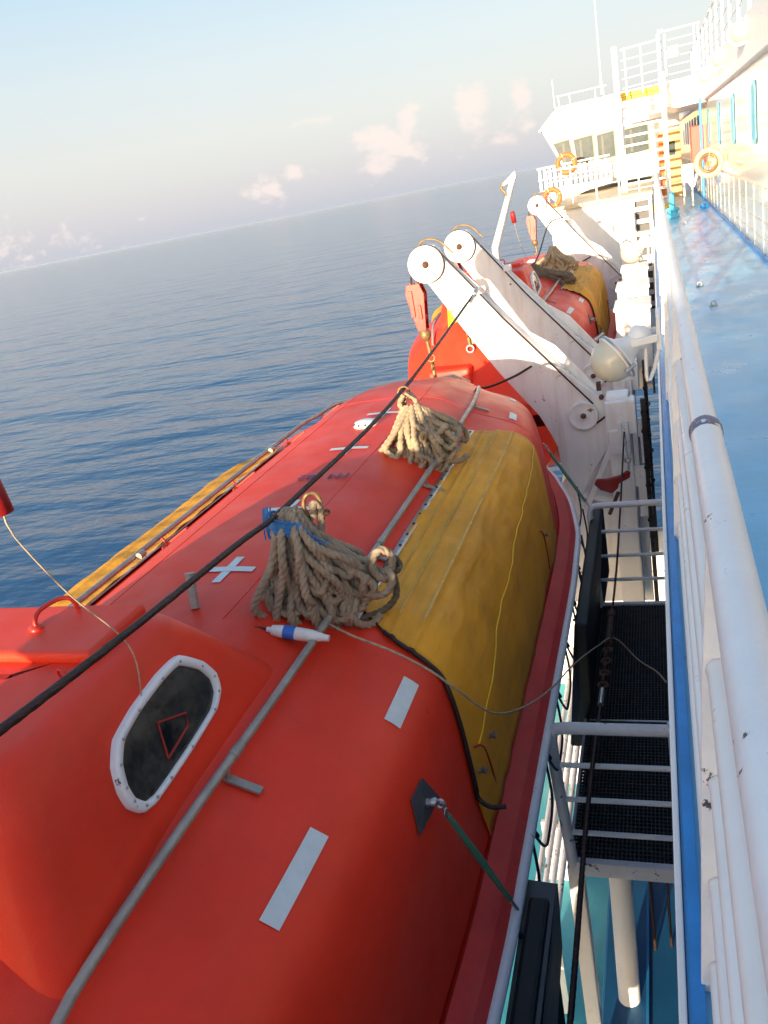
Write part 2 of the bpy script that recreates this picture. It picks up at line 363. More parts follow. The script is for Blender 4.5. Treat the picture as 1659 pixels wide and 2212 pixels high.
deck_lamp(14.3,'round deck lamp on the fascia, nearest of the three'); deck_lamp(18.4,'round deck lamp on the fascia, between two others'); deck_lamp(22.8,'round deck lamp on the fascia nearest the stairs')
# ---------------------------------------------------------------- deck edge railing
t=thing('ship_railing','long white painted ship railing with thick top rail at the deck edge','railing',(.05,5,-1.75))
HX=.085
mb=MB(); mb.tube([(HX,-.6,-.66),(HX,2.06,-.66)],.036,20); mb.build('near_handrail',WORN,t,label='thicker chipped handrail length')
mb=MB(); mb.tube([(HX,2.03,-.66),(HX,24,-.66)],.031,20); mb.build('handrail',WORN,t)
mb=MB(); mb.tube([(HX,2.0,-.66),(HX,2.035,-.66),(HX,2.06,-.66),(HX,2.085,-.66)],[.0363,.039,.0388,.032],20); mb.build('joint_band',mat('purple_black_band',(.10,.09,.16),.5,var=.5,vscale=18,chip=(.7,.7,.72),chipamt=.14,chipscale=25),t)
for k,z in enumerate((-.91,-1.17,-1.43,-1.67)):
    mb=MB(); x=HX-.022-.010*k; r=.019 if k else .023
    for j in range(11):
        y1=1.4+2.4*j; mb.tube([(x,y1-2.36,z),(x,y1-.03,z),(x,y1-.012,z),(x,y1-.004,z),(x,y1-.001,z)],[r,r,r*1.12,r*1.12,r*.9],12)
    mb.build('mid_rail',WHITE,t)
for j in range(11):
    y=1.4+2.4*j; mb=MB(); mb.prism([(-.005,y,-1.75),(.19,y,-1.75),(.115,y,-.70),(.085,y,-.64),(.05,y,-.66),(.03,y,-.95),(.012,y,-1.35)],(0,.014,0)); mb.build('stanchion',WORN,t,bevel=.003)
# ---------------------------------------------------------------- floodlights
def floodlight(y,label,src=None):
    t=thing('floodlight',label,'floodlight',(-.1,y,-.9),'floodlights clamped to the railing')
    a=Vector((-.155,y-.03,-.86)); d=Vector((-.80,-.35,-.50)).normalized()
    mb=MB(); mb.lathe(a,d,[(-.04,.04),(0,.055),(.03,.075),(.05,.105),(.055,.118),(.075,.12),(.08,.112)],28); mb.build('housing',WHITE,t)
    mb=MB(); mb.lathe(a+d*.078,d,[(0,.106),(.03,.104),(.06,.094),(.09,.074),(.108,.045),(.116,.018),(.117,.002)],28); mb.build('lens',LAMPG,t)
    mb=MB(); mb.torus(a+d*.068,d,.119,.006); 
    mb.build('clamp_ring',STEEL,t)
    u=d.orthogonal().normalized(); v2=d.cross(u)
    for k in range(3):
        p=a+d*.068+(u*math.cos(k*2.1+.4)+v2*math.sin(k*2.1+.4))*.128
        mb=MB(); mb.cyl(p-d*.02,p+d*.025,.008,8); mb.lathe(p+d*.02,d,[(0,.013),(.012,.013)],6); mb.build('clamp_bolt',STEEL,t)
    mb=MB(); mb.lathe(a-d*.035,-d,[(0,.045),(.03,.062),(.05,.062),(.08,.035)],18); mb.build('gear_box',WHITE,t)
    mb=MB(); 
    for s in (-1,1): mb.bar(a-d*.02+Vector((0,.08*s,.02)),(-.02,y+.09*s,-.82),.018,.035)
    mb.box((-.015,y+.02,-.80),(.02,.22,.16)); mb.build('bracket',WHITE,t,bevel=.004)
    mb=MB(); mb.tube(smooth([a-d*.1+Vector((0,0,-.01)),(-.08,y-.06,-1.02),(-.05,y-.03,-.99),(-.02,y,-.9)],.02),.009,8); mb.build('cable',WHITE,t)
floodlight(4.1,'large white domed floodlight clamped to the near part of the railing')
floodlight(8.6,'smaller looking domed floodlight on the railing by the far ladder')
# ---------------------------------------------------------------- embarkation platform
PZ=-4.15
t=thing('embarkation_platform','dark steel grating platform with white pipe guards beside the lifeboat','platform',(-.4,5.8,PZ))
mb=MB()
for k in range(27): mb.box((-.745+k*.0255,5.83,PZ),(.006,3.36,.035))
for k in range(96): mb.box((-.412,4.16+k*.035,PZ+.003),(.66,.005 if k%3 else .008,.02))
mb.box((-.412,5.83,PZ-.03),(.66,3.34,.006))  # dark sheet under the bars, put in for the shade below the platform
mb.build('grating',GRATE,t)
mb=MB(); mb.box((-.76,5.83,PZ-.01),(.02,3.4,.09)); mb.box((-.06,5.83,PZ-.01),(.05,3.4,.09)); mb.box((-.41,4.13,PZ-.02),(.70,.05,.11)); mb.box((-.41,7.53,PZ-.02),(.70,.05,.09)); mb.build('frame',RUSTW,t,bevel=.005)
mb=MB(); mb.box((-.41,5.62,PZ+.006),(.66,.02,.03)); mb.build('grating_joint',STEEL,t)
for (y,zt,lean,r) in ((4.13,-3.10,-.02,.036),(7.5,-3.06,0,.030)):
    mb=MB()
    mb.tube(smooth([(-.74,y,PZ),(-.75+lean,y,-3.5),(-.755+lean,y,zt-.09),(-.73+lean,y,zt-.02),(-.67+lean,y,zt),(-.4,y,zt),(-.08,y,zt)],.03),r,14); g=mb.build('guard_rail',RUSTW if y<5 else WHITE,t)
    for z in (zt-.27,zt-.53,zt-.79):
        mb=MB(); mb.tube([(-.75+lean*.5,y,z),(-.08,y,z)],.017,10); mb.build('guard_bar',WHITE,g)
    mb=MB(); mb.tube([(-.075,y,zt+.05),(-.075,y,PZ)],r*.9,12); mb.build('inner_post',RUSTW,g)
mb=MB(); mb.tube([(-.07,5.05,-3.4),(-.07,5.05,PZ)],.03,10); mb.tube([(-.07,4.1,-4.2),(-.07,4.1,-8.2)],.045,12); mb.build('side_post',RUSTW,t)
mb=MB(); mb.tube([(-.52,4.9,PZ-.04),(-.60,4.75,-8.3)],.085,20); mb.build('support_post',WHITE,t)
mb=MB(); mb.bar((-.74,4.2,PZ-.06),(-.72,4.0,-8.3),.10,.10,(1,0,0)); mb.build('outer_leg',WHITE,t,bevel=.01)
# hanging dark falls under platform
t=thing('hanging_wire_falls','pair of dark wires with a pear shaped block hanging in front of the blue side','wire',(-.3,5,-5))
mb=MB(); mb.tube([(-.36,5.4,PZ-.08),(-.36,5.2,-8.2)],.014,6); mb.tube([(-.22,5.4,PZ-.08),(-.24,5.3,-8.2)],.012,6); mb.build('wires',WIRE,t)
mb=MB(); mb.lathe((-.22,5.3,-5.0),(0,0,-1),[(0,.012),(.08,.035),(.2,.045),(.32,.03),(.42,.012)],12); mb.build('block',WIRE,t)
# ---------------------------------------------------------------- davits
DY=9.6
def pt(x,z,y=DY): return (x,y,z)
def make_davit():
    t=thing('davit','davit','davit',(-.6,DY,-4.2),'lifeboat davits along the ship side')
    # arm girder, a box of two cheeks and a thicker core
    arm=[(-2.30,-.76),(-1.45,-1.80),(-1.22,-2.06),(-.94,-2.36),(-.66,-2.62),(-.60,-2.9),(-.66,-3.15),(-.86,-3.45),(-1.05,-3.80),(-1.17,-3.62),(-1.24,-3.42),(-1.245,-3.28),(-1.26,-3.12),(-1.31,-2.98),(-1.43,-2.72),(-1.83,-2.16),(-2.19,-1.58),(-2.5,-1.05),(-2.62,-.9),(-2.62,-.68),(-2.5,-.58),(-2.38,-.6)]
    mb=MB(); mb.prism([pt(x,z,DY-.02) for x,z in arm],(0,.15,0)); mb.build('arm',DAVW,t,bevel=.012,fix=True)
    up=[(-2.28,-.76),(-1.20,-2.06),(-.70,-2.66)]
    mb=MB(); mb.prism([pt(-2.26,-.80,DY+.13),pt(-1.45,-1.74,DY+.13),pt(-1.18,-1.93,DY+.13),pt(-.70,-2.55,DY+.13),pt(-.70,-2.66,DY+.13),pt(-1.2,-2.1,DY+.13),pt(-1.45,-1.86,DY+.13),pt(-2.26,-.88,DY+.13)],(0,.03,0)); mb.build('arm_web',DAVW,t,bevel=.004,fix=True)
    # head sheave
    def sheave(x,z,r,y):
        mb=MB(); mb.lathe((x,y,z),(0,-1,0),[(0,r),(.012,r*1.02),(.02,r*.98),(.03,r*.90),(.045,r*.92),(.055,r*1.02),(.065,r*1.02),(.068,r*.93),(.060,r*.86),(.060,r*.3),(.062,r*.28)],36)
        s_=mb.build('sheave',DAVW,t)
        mb=MB(); mb.lathe((x,y-.055,z),(0,-1,0),[(0,r*.21),(.012,r*.20),(.02,r*.16),(.05,r*.13),(.052,.01)],16); mb.build('hub',RUSTY,s_)
        return s_
    sheave(-2.5,-.79,.205,DY-.02); sheave(-.92,-2.75,.165,DY-.02)
    mb=MB(); mb.torus((-2.5,DY-.05,-.79),(0,1,0),.213,.005,40,6); mb.tube([pt(-2.33,-.665,DY-.06),pt(-1.7,-1.52,DY-.06),pt(-.80,-2.62,DY-.06)],.010,6); mb.tube([pt(-1.08,-2.72,DY-.06),pt(-1.0,-2.9,DY-.06)],.008,6); mb.tube([pt(-.78,-2.86,DY-.05),pt(-.55,-2.72,DY+.02)],.011,6); mb.build('fall_wire',WIRE,t)
    mb=MB(); mb.tube(smooth([pt(-2.62,-.62,DY+.05),pt(-2.5,-.53,DY+.02),pt(-2.33,-.56,DY),pt(-2.18,-.72,DY)],.03),.012,6); mb.build('wire_guard',BRASS,t)
    # lower webs, pedestal and struts
    mb=MB(); mb.box((-.53,DY+.05,-3.9),(.26,.30,2.7)); mb.build('pedestal',DAVW,t,bevel=.02)
    mb=MB(); mb.box((-.50,DY-.10,-2.78),(.34,.22,.40)); mb.box((-.53,DY-.13,-3.06),(.24,.2,.3)); mb.build('pedestal_head',DAVW,t,bevel=.02)
    mb=MB(); mb.box((-.52,DY-.24,-2.93),(.04,.08,.22)); mb.box((-.44,DY-.24,-2.93),(.03,.08,.22)); mb.build('wire_lug',DAVW,t,bevel=.005)
    mb=MB(); mb.bar((-.64,DY+.02,-3.15),(-1.0,DY+.02,-3.95),.07,.14,(0,1,0)); mb.bar((-.6,DY+.05,-4.0),(-1.1,DY+.05,-3.85),.06,.12,(0,1,0)); mb.build('strut',DAVW,t,bevel=.008)
    mb=MB(); mb.prism([(-1.75,DY+.3,-5.4),(-.3,DY+.3,-5.4),(-.3,DY+.3,-3.7),(-.95,DY+.3,-3.3),(-1.45,DY+.3,-3.9)],(0,.08,0)); mb.build('foot_plate',DAVW,t,bevel=.01,fix=True)
    mb=MB(); mb.box((-.3,DY+.0,-3.8),(.14,.2,.5)); mb.box((-.34,DY-.05,-3.55),(.2,.06,.25)); mb.build('lug_box',DAVW,t,bevel=.01)
    mb=MB(); mb.box((-.255,DY-.12,-4.0),(.05,.06,2.8)); mb.build('dark_track',BLACK,t)
    mb=MB()
    for k in range(16): mb.torus((-.25+.01*math.sin(k*2),DY-.16,-2.75-.11*k),(1,.4*math.sin(k),0) if k%2 else (0,1,.2),.028,.009,12,6)
    mb.build('chain',WIRE,t)
    mb=MB(); mb.prism([pt(-2.13,-1.12,DY-.04),pt(-1.98,-1.22,DY-.04),pt(-2.0,-1.42,DY-.04),pt(-2.06,-1.47,DY-.04),pt(-2.14,-1.42,DY-.04)],(0,-.02,0)) if False else mb.box((-1.9,DY-.05,-1.16),(.10,.10,.08)); mb.build('wire_eye_plate',DAVW,t,bevel=.008)
    mb=MB(); mb.box((-.72,DY-.06,-2.42),(.05,.05,.10)); mb.lathe((-.70,DY-.05,-2.55),(0,-1,0),[(0,.03),(.03,.03),(.035,.01)],10); mb.build('stop_bolt',RUSTY,t)
    return t
dav=make_davit(); dav['label']='white davit arm nearest the camera, at the bow of the near lifeboat'
d2=copy_tree(dav); d2.location.y+=1.9; d2['label']='second white davit arm close behind the nearest one'
d3=copy_tree(dav); d3.location.y+=10.6; d3['label']='farthest white davit arm, beyond the second lifeboat'
d0=copy_tree(dav); d0.location.y-=9.4; d0['label']='white davit arm at the stern of the near lifeboat, behind the viewer'
# ---------------------------------------------------------------- fall blocks
def make_block():
    t=thing('fall_block','x','fall block',(-2.68,DY-.05,-1.0),'red fall blocks hanging from davits')
    y=DY-.06
    mb=MB()
    for s in (-1,1): mb.prism([(-2.755,y+.065*s,-.98),(-2.60,y+.065*s,-.98),(-2.56,y+.065*s,-1.10),(-2.60,y+.065*s,-1.52),(-2.70,y+.065*s,-1.52),(-2.78,y+.065*s,-1.10)],(0,.012*s,0))
    mb.build('cheek_plates',BLOCKRED,t,bevel=.004,fix=True)
    mb=MB(); mb.lathe((-2.67,y+.06,-1.15),(0,-1,0),[(0,.10),(.03,.085),(.09,.085),(.12,.10)],24); mb.lathe((-2.66,y+.05,-1.38),(0,-1,0),[(0,.07),(.03,.055),(.07,.055),(.10,.07)],20); mb.build('sheaves',REDPAINT,t)
    mb=MB(); mb.tube([(-2.70,y,-.9),(-2.72,y,-1.2),(-2.68,y,-1.45)],.012,6); mb.tube([(-2.63,y,-.9),(-2.61,y,-1.1)],.012,6); mb.build('wire',WIRE,t)
    mb=MB(); mb.box((-2.72,y-.085,-1.20),(.05,.02,.30)); mb.box((-2.63,y-.085,-1.30),(.03,.03,.16)); mb.build('side_bars',BLOCKRED,t,bevel=.003)
    mb=MB(); mb.lathe((-2.65,y,-1.5),(.15,0,-1),[(0,.03),(.03,.055),(.07,.07),(.11,.065),(.14,.04),(.16,.025)],18); mb.build('swivel',BRASS,t)
    mb=MB(); mb.cyl((-2.63,y,-1.64),(-2.62,y,-1.80),.022,10); mb.torus((-2.615,y,-1.86),(0,1,0),.045,.014,16,8); mb.torus((-2.61,y,-1.96),(1,0,0),.045,.013,16,8); mb.cyl((-2.61,y,-1.98),(-2.60,y,-2.14),.024,10); mb.build('shackle_link',BRASS,t)
    mb=MB(); mb.torus((-2.60,y-.02,-2.17),(0,1,0),.05,.016,18,8); mb.build('long_link',STEEL,t)
    return t
blk=make_block(); blk['label']='red fall block hanging from the nearest davit head'
b2=copy_tree(blk); b2.location.y+=1.9; b2.location.x+=.05; b2['label']='red fall block hanging from the second davit head'
b3=copy_tree(blk); b3.location.y+=10.6; b3['label']='red fall block hanging from the farthest davit head'
# ---------------------------------------------------------------- lifeboat
X0=-2.38; Y1=0.0
SEC=[(0,-1.665),(.2,-1.667),(.38,-1.68),(.55,-1.725),(.68,-1.80),(.80,-1.87),(.92,-1.915),(1.04,-1.955),(1.13,-1.99),(1.21,-2.04),(1.285,-2.11),(1.335,-2.22),(1.36,-2.36),(1.38,-2.5),(1.40,-2.75),(1.43,-3.02)]
HB=[(0,.95),(.5,1.16),(1,1.30),(1.8,1.41),(2.6,1.445),(6,1.445),(7,1.41),(7.8,1.27),(8.6,1.02),(9.3,.72),(9.8,.42),(10.15,.15),(10.25,.02)]
HT=[(0,.12),(.4,.30),(.65,.45),(.95,.86),(1.2,.95),(1.8,1.0),(7.3,1.0),(7.9,.955),(8.4,.85),(8.9,.70),(9.4,.50),(9.8,.30),(10.25,.05)]
def secz(o):
    return lerp(SEC,o)
def canopy(y,o,sgn=1,off=0):
    "point on the canopy at station y, nominal half offset o (0..1.43)"
    k=sm(HB,y)/1.445; h=sm(HT,y); 
    e=.02; z=(secz(o-e)+2*secz(o)+secz(min(1.43,o+e)))/4; z2=secz(min(1.43,o+.03)); z1=secz(max(0,o-.03))
    P=Vector((X0+sgn*o*k,y,-3.02+(z+3.02)*h))
    if off:
        T=Vector((min(1.43,o+.03)-max(0,o-.03),0,z2-z1)).normalized(); n=Vector((-T.z*1,0,T.x)); n.x*=sgn; P+=n*off
    return P
def densify(tab,n):
    a=[x for x,_ in tab]; out=[]
    for i in range(n+1): out.append(a[0]+(a[-1]-a[0])*i/n)
    return out
def make_boat():
    t=thing('lifeboat','l','lifeboat',(X0,5.1,-4.3),'orange lifeboats hanging in the davits')
    ys=[10.25*i/110 for i in range(111)]
    os_=[0,.1,.2,.3,.38,.46,.55,.62,.68,.74,.80,.86,.92,.98,1.04,1.10,1.15,1.19,1.22,1.25,1.28,1.305,1.325,1.34,1.35,1.36,1.37,1.38,1.39,1.40,1.41,1.42,1.43]
    rows=[]
    for y in ys:
        rows.append([canopy(y,o,-1) for o in os_[::-1]]+[canopy(y,o,1) for o in os_[1:]])
    mb=MB(); mb.grid(rows); mb.add(rows[0],[tuple(range(len(rows[0])))])
    can=mb.build('canopy',ORANGE,t,fix=True)
    # flange and hull
    fl=[(1.0,0,-3.02),(1.0,.02,-3.00),(1.0,.11,-3.05),(1.0,.15,-3.09),(1.0,.15,-3.16),(1.0,.02,-3.18)]
    rows=[]
    for y in ys:
        hb=sm(HB,y); k=min(1,hb/.5)
        rows.append([Vector((X0-(hb*.985+a*k),y,z)) for _,a,z in fl[::-1]]+[Vector((X0+(hb*.985+a*k),y,z)) for _,a,z in fl])
    n=len(fl)
    mb=MB(); mb.grid([r[:n] for r in rows],False); mb.grid([r[n:] for r in rows],False); mb.build('gunwale_flange',FLANGE,t,fix=True)
    mb=MB()
    for s in (-1,1): mb.tube([(X0+s*(sm(HB,y)*.985+.165*min(1,sm(HB,y)/.5)),y,-3.125) for y in ys[::2]],.032,10)
    mb.build('rubbing_strake',WORN,t)
    rows=[]
    hs=[(1.06,-3.18),(1.05,-3.35),(1.0,-3.6),(.86,-3.9),(.62,-4.12),(.3,-4.25),(0.03,-4.32)]
    for y in ys:
        hb=sm(HB,y); kz=sm([(0,.7),(1.2,1),(7,1),(9,.85),(10.25,.3)],y)
        L=[Vector((hb*a,y,-3.18+(z+3.18)*kz)) for a,z in hs]
        rows.append([Vector((X0-p.x,p.y,p.z)) for p in L]+[Vector((X0+p.x,p.y,p.z)) for p in L[::-1]])
    mb=MB(); mb.grid(rows); mb.add(rows[0],[tuple(range(len(rows[0])))]); mb.build('hull',ORANGE,t,fix=True)
    # raised cone of the helmsman's cabin
    def cab(zf):  # ring at height fraction 0..1
        z=-2.02+(.725)*zf; lx=.755-.19*min(1,zf); y0=1.18+.26*zf; y1=3.02-.62*zf
        return z,lx,y0,y1
    rows=[]
    for zf,ins in ((0,0),(.12,0),(.25,0),(.45,0),(.65,0),(.82,0),(.95,.004),(.985,.025),(1.0,.07),(1.003,.25),(1.012,.38)):
        z,lx,y0,y1=cab(zf); lx-=ins; y0+=ins; y1-=ins; r=min(.12,lx*.6); flare=.045*max(0,1-zf/.25)**2
        lx+=flare; y1+=flare; ring=[]
        for (cx,cy,a0) in ((lx-r,y1-r,0),(-(lx-r),y1-r,90),(-(lx-r),y0+r,180),(lx-r,y0+r,270)):
            for k in range(9):
                a=R(a0+90*k/8); ring.append(Vector((X0+cx+r*math.cos(a),cy+r*math.sin(a),z)))
        rows.append(ring)
    mb=MB(); mb.grid(rows,closed=True); mb.add(rows[-1],[tuple(range(36))]); cabn=mb.build('helm_cabin',ORANGE,t)
    # hatch lid over the front part of the cabin
    mb=MB(); hl=[]
    mb.box((X0-.02,2.19,-1.275),(.98,.36,.05)); lid=mb.build('hatch_lid',ORANGE,t,bevel=.02,segs=4)
    mb=MB(); mb.tube(smooth([(-2.27,2.18,-1.25),(-2.272,2.19,-1.215),(-2.27,2.23,-1.195),(-2.24,2.30,-1.19),(-2.20,2.32,-1.20),(-2.19,2.33,-1.25)],.01),.009,8); mb.lathe((-2.27,2.18,-1.25),(0,0,1),[(0,.028),(.012,.028),(.015,.015)],12); mb.build('handle',REDPAINT,lid)
    mb=MB(); mb.tube(smooth([(-1.98,1.93,-1.295),(-1.985,1.925,-1.275),(-1.97,1.92,-1.255),(-1.95,1.925,-1.275),(-1.94,1.93,-1.295)],.01),.006,6); mb.build('cleat',REDPAINT,cabn)
    # side window on the cabin, frame standing proud of the sloped side
    a=Vector((-1.815,0,-1.25)); b_=Vector((X0+.755,0,-2.02)); nrm=Vector((-(b_.z-a.z),0,b_.x-a.x)).normalized()
    def onside(y,z,off): 
        tt=(z-a.z)/(b_.z-a.z); return Vector((a.x+(b_.x-a.x)*tt,y,z))+nrm*off
    wp=[(1.96,-1.435),(2.14,-1.418),(2.27,-1.425),(2.37,-1.515),(2.405,-1.59),(2.385,-1.65),(2.31,-1.69),(2.1,-1.712),(1.93,-1.722),(1.83,-1.725),(1.77,-1.71),(1.735,-1.66),(1.735,-1.60),(1.765,-1.525),(1.83,-1.465)]
    cy=sum(p[0] for p in wp)/15; cz=sum(p[1] for p in wp)/15
    wp2=[]
    n=len(wp)
    for i in range(n):
        for k in range(4):
            p0,p1,p2,p3=(Vector((*wp[(i+j)%n],0)) for j in (-1,0,1,2)); tt=k/4
            q=.5*((2*p1)+(p2-p0)*tt+(2*p0-5*p1+4*p2-p3)*tt*tt+(3*p1-p0-3*p2+p3)*tt**3); q=q*.4+p1.lerp(p2,tt)*.6; wp2.append((q.x,q.y))
    n=len(wp2); inn=[(cy+(y-cy)*.89,cz+(z-cz)*.84) for y,z in wp2]
    mb=MB(); rws=[[onside(y,z,-.05) for y,z in wp2],[onside(y,z,.016) for y,z in wp2],[onside(cy+(y-cy)*.97,cz+(z-cz)*.955,.022) for y,z in wp2],[onside(y,z,.020) for y,z in inn],[onside(y,z,.004) for y,z in inn]]
    mb.grid(rws,closed=True); wf=mb.build('window',WORN,t)
    mb=MB(); mb.add([onside(y,z,.006) for y,z in [(cy+(y-cy)*.90,cz+(z-cz)*.86) for y,z in wp2]],[tuple(range(n))[::-1]]); mb.build('pane',GLASS,wf)
    for i in range(0,n,4):
        mb=MB(); y,z=wp2[i]; p=onside(cy+(y-cy)*.93,cz+(z-cz)*.89,.021); mb.lathe(p,nrm,[(0,.006),(.003,.005),(.004,.002)],8); mb.build('rivet',STEEL,wf)
    mb=MB(); mb.tube([onside(1.98,-1.66,.009),onside(2.02,-1.54,.009),onside(2.16,-1.60,.009),onside(2.14,-1.64,.009),onside(1.98,-1.66,.009)],.005,6); mb.build('inner_grab_line',REDVEST,wf)
    # roof port and aft door of the cabin
    mb=MB(); z,lx,y0,y1=cab(.55)
    mb.prism([(X0-.66,.92,-2.95),(X0-.66,1.05,-2.02),(X0-.60,1.28,-1.6),(X0-.60,1.5,-1.6),(X0-.66,1.5,-2.95)],(1.0,0,0)); mb.build('aft_housing',ORANGE,cabn,bevel=.04,segs=3,fix=True)
    mb=MB(); mb.prism([(X0-.52,1.01,-2.02),(X0-.44,.985,-2.18),(X0+.25,.985,-2.18),(X0+.34,1.01,-2.02),(X0+.34,1.27,-1.52),(X0+.26,1.34,-1.43),(X0-.46,1.34,-1.43),(X0-.52,1.27,-1.52)],(0,-.035,0)); mb.build('aft_hatch',YCORD,cabn,bevel=.01,fix=True)
    # whip antenna with red tip
    mb=MB(); mb.tube(smooth([(-1.77,1.98,-1.50),(-1.765,2.02,-1.43),(-1.80,2.08,-1.26),(-1.87,1.97,-1.0),(-1.90,1.87,-.75),(-1.905,1.865,-.67)],.03),.0028,5); an=mb.build('whip_antenna',THIN,t)
    mb=MB(); mb.lathe((-1.905,1.865,-.675),(-.08,-.05,1),[(0,.012),(.005,.034),(.13,.036),(.16,.03),(.165,.01)],14); mb.build('red_tip',DARKRED,an)
    # hand rails on both sides with their brackets
    for s in (1,-1):
        path=[canopy(y,.77 if s>0 else .81,s,.065 if s>0 else .08) for y in [.9+.25*i for i in range(25)]]
        path+= [canopy(7.15,.77,s,.06),canopy(7.4,.765,s,.07),canopy(7.65,.75,s,.05),canopy(7.72,.74,s,.01)]
        mb=MB(); mb.tube(smooth(path,.08),.0185,12); r_=mb.build('hand_rail',RAILM,t)
        for k,y in enumerate((2.12,3.98,5.1,6.15,7.05)) if s>0 else enumerate((3.2,4.30,5.35,6.38,7.2)):
            p=canopy(y,.77,s,.065); q=canopy(y,.77 if s<0 else .80,s,0); mb=MB(); mb.tube([p,q],.011,8)
            if s>0: mb.bar(canopy(y,.78,s,.012),canopy(y,.92,s,.012),.035,.012)
            else: mb.bar(canopy(y-.02,.80,s,.012),canopy(y+.02,.60,s,.012),.03,.014)
            mb.build('rail_bracket',RAILM if s>0 else BLOCKRED,r_,bevel=.002)
        mb=MB()
        for y in (2.2,4.05,6.1,3.35 if s<0 else 5.18): mb.tube([canopy(y-.03,.77,s,.065),canopy(y+.03,.77,s,.065)],.0225,12)
        mb.build('rail_collars',RAILM,r_)
    # canvas side covers
    def cover(s):
        ylo=[(.86,3.45),(.95,3.36),(1.05,3.27),(1.15,3.22),(1.3,3.20),(1.36,3.14),(1.40,3.08),(1.43,3.10)]
        yhi=[(.86,6.42),(1.0,6.50),(1.1,6.60),(1.2,6.66),(1.3,6.70),(1.43,6.60)]
        oo=[.86+.57*i/66 for i in range(67)]; rows=[]
        rnd=random.Random(3)
        for i in range(121):
            f=i/120; row=[]
            for o in oo:
                y=lerp(ylo,o)+(lerp(yhi,o)-lerp(ylo,o))*f
                g=(o-.86)/.57; edge=min(1,min(f,1-f)*14)
                off=.012+(.035*math.exp(-((o-1.2)/.13)**2)+.02*math.sin(math.pi*g))*edge**.5
                if s<0: off=.02+.11*math.exp(-((o-1.27)/.14)**2)*min(1,min(f,1-f)*8)
                for c,wd in ((.955,.012),(1.06,.014),(1.16,.012)):
                    off+=.012*math.exp(-((o-c)/wd)**2)
                off+=.006*math.sin(y*7+o*19)*math.sin(o*31+y*2.3)*edge+.003*math.sin(y*23+o*9)
                off+=.008*math.sin(o*24+1.5*math.sin(y*1.3))*edge*(1 if o>1.2 else .4)
                off+=(1 if s>0 else .15)*.022*edge*(NZ.fractal(Vector((y*1.1,o*9,3+s)),.9,2.1,4)) + .010*edge*abs(NZ.noise(Vector((y*3.5+o*6,o*14,9))))
                off=max(.008,off)
                row.append(canopy(y,o,s,off))
            rows.append(row)
        mb=MB(); mb.grid(rows); cv=mb.build('canvas_cover',YELLOW,t,solid=.006)
        mb=MB(); 
        for c in (.955,1.06,1.16):
            j=min(range(67),key=lambda q:abs(oo[q]-c)); 
            mb.grid([[rows[i][j-1]+Vector((0,0,.003)),rows[i][j]+Vector((0,0,.004))] for i in range(6,116)])
        mb.build('seam_strips',SEAM,cv)
        mb=MB(); mb.tube([(lambda q:rows[i][int(q)].lerp(rows[i][int(q)+1],q-int(q)))(61-i*.09)+Vector((.006*s,0,.008)) for i in range(5,117)],.006,6); mb.build('piping',YCORD,cv)
        mb=MB(); e=[rows[0][j]+Vector((.004*s,-.004,0)) for j in range(0,63)]
        mb.tube(e,[.006]*18+[.011]*45,8)  # black tube stands in for the dark gap under the canvas edge
        if s>0:
            q=e[-1]; mb.tube(smooth([q,q+Vector((.0,.0,-.05)),q+Vector((.06,-.02,-.08)),q+Vector((.13,.0,-.09))],.02),.012,8)
        mb.build('edge_gap_and_strap',GAPBLACK,cv)
        mb=MB(); mb.grid([[canopy(y,.845,s,.016),canopy(y,.885,s,.022)] for y in [3.3+.1*i for i in range(32)]]); st=mb.build('fixing_strip',STEEL,cv,solid=.006)
        for i in range(20):
            mb=MB(); mb.lathe(canopy(3.4+.155*i,.866,s,.018),(0,0,1),[(0,.010),(.008,.009),(.010,.004)],7); mb.build('stud',RUSTY,cv)
        if s>0:
            for y in (3.15,3.42,5.9):
                mb=MB(); mb.lathe(canopy(y,1.39,s,.03),(1,0,.2),[(0,.014),(.03,.012),(.032,.02),(.04,.02)],8); mb.build('eyelet',STEEL,cv)
            for y in (3.2,5.75):
                mb=MB(); mb.tube(smooth([canopy(y,1.38,s,.02),canopy(y+.06,1.385,s,.05),canopy(y+.14,1.41,s,.03),canopy(y+.12,1.42,s,.02)],.02),.005,6)
                mb.build('red_tie',REDVEST,cv)
    cover(1); cover(-1)
    # reflective tape: dashes and crosses
    def patch(pts4,name,m,off=.004):
        (y0,o0),(y1,o1),wd=pts4; s=1 if o0>=0 else -1
        L=[];n=8
        dx=o1-o0;dy=y1-y0;l=math.hypot(dx,dy);nx,ny=-dy/l*wd/2,dx/l*wd/2
        for i in range(n+1):
            f=i/n; o=o0+dx*f;y=y0+dy*f
            L.append([canopy(y+ny*q,abs(o+nx*q),1 if (o+nx*q)>=0 else -1,off) for q in (-1,0,1)])
        return L
    def dash(y0,y1,o,name='tape_dash'):
        mb=MB(); mb.grid(patch(((y0,o),(y1,o),.062),name,TAPE)); mb.build(name,TAPE,t,fix=True)
    dash(1.66,2.05,1.16); dash(2.72,3.04,1.21); dash(7.0,7.2,1.13); dash(7.75,7.9,1.12); dash(.2,.5,-1.2); dash(.2,.5,1.2); dash(4.,4.3,-1.2)
    for y in (3.50,4.33,5.50,6.42):
        mb=MB(); o=.14; mb.grid(patch(((y-.15,o),(y+.15,o),.05),'x',TAPE)); mb.grid(patch(((y,o-.15),(y,o+.15),.055),'x',TAPE,.0055)); mb.build('tape_cross',TAPE,t,fix=True)
    for o_ in (-.40,.36):
        mb=MB(); mb.tube([canopy(y,abs(o_),1 if o_>0 else -1,-.001) for y in [3.0+.15*i for i in range(33)]],.0045,6); mb.build('moulding_seam',ORANGE,t)
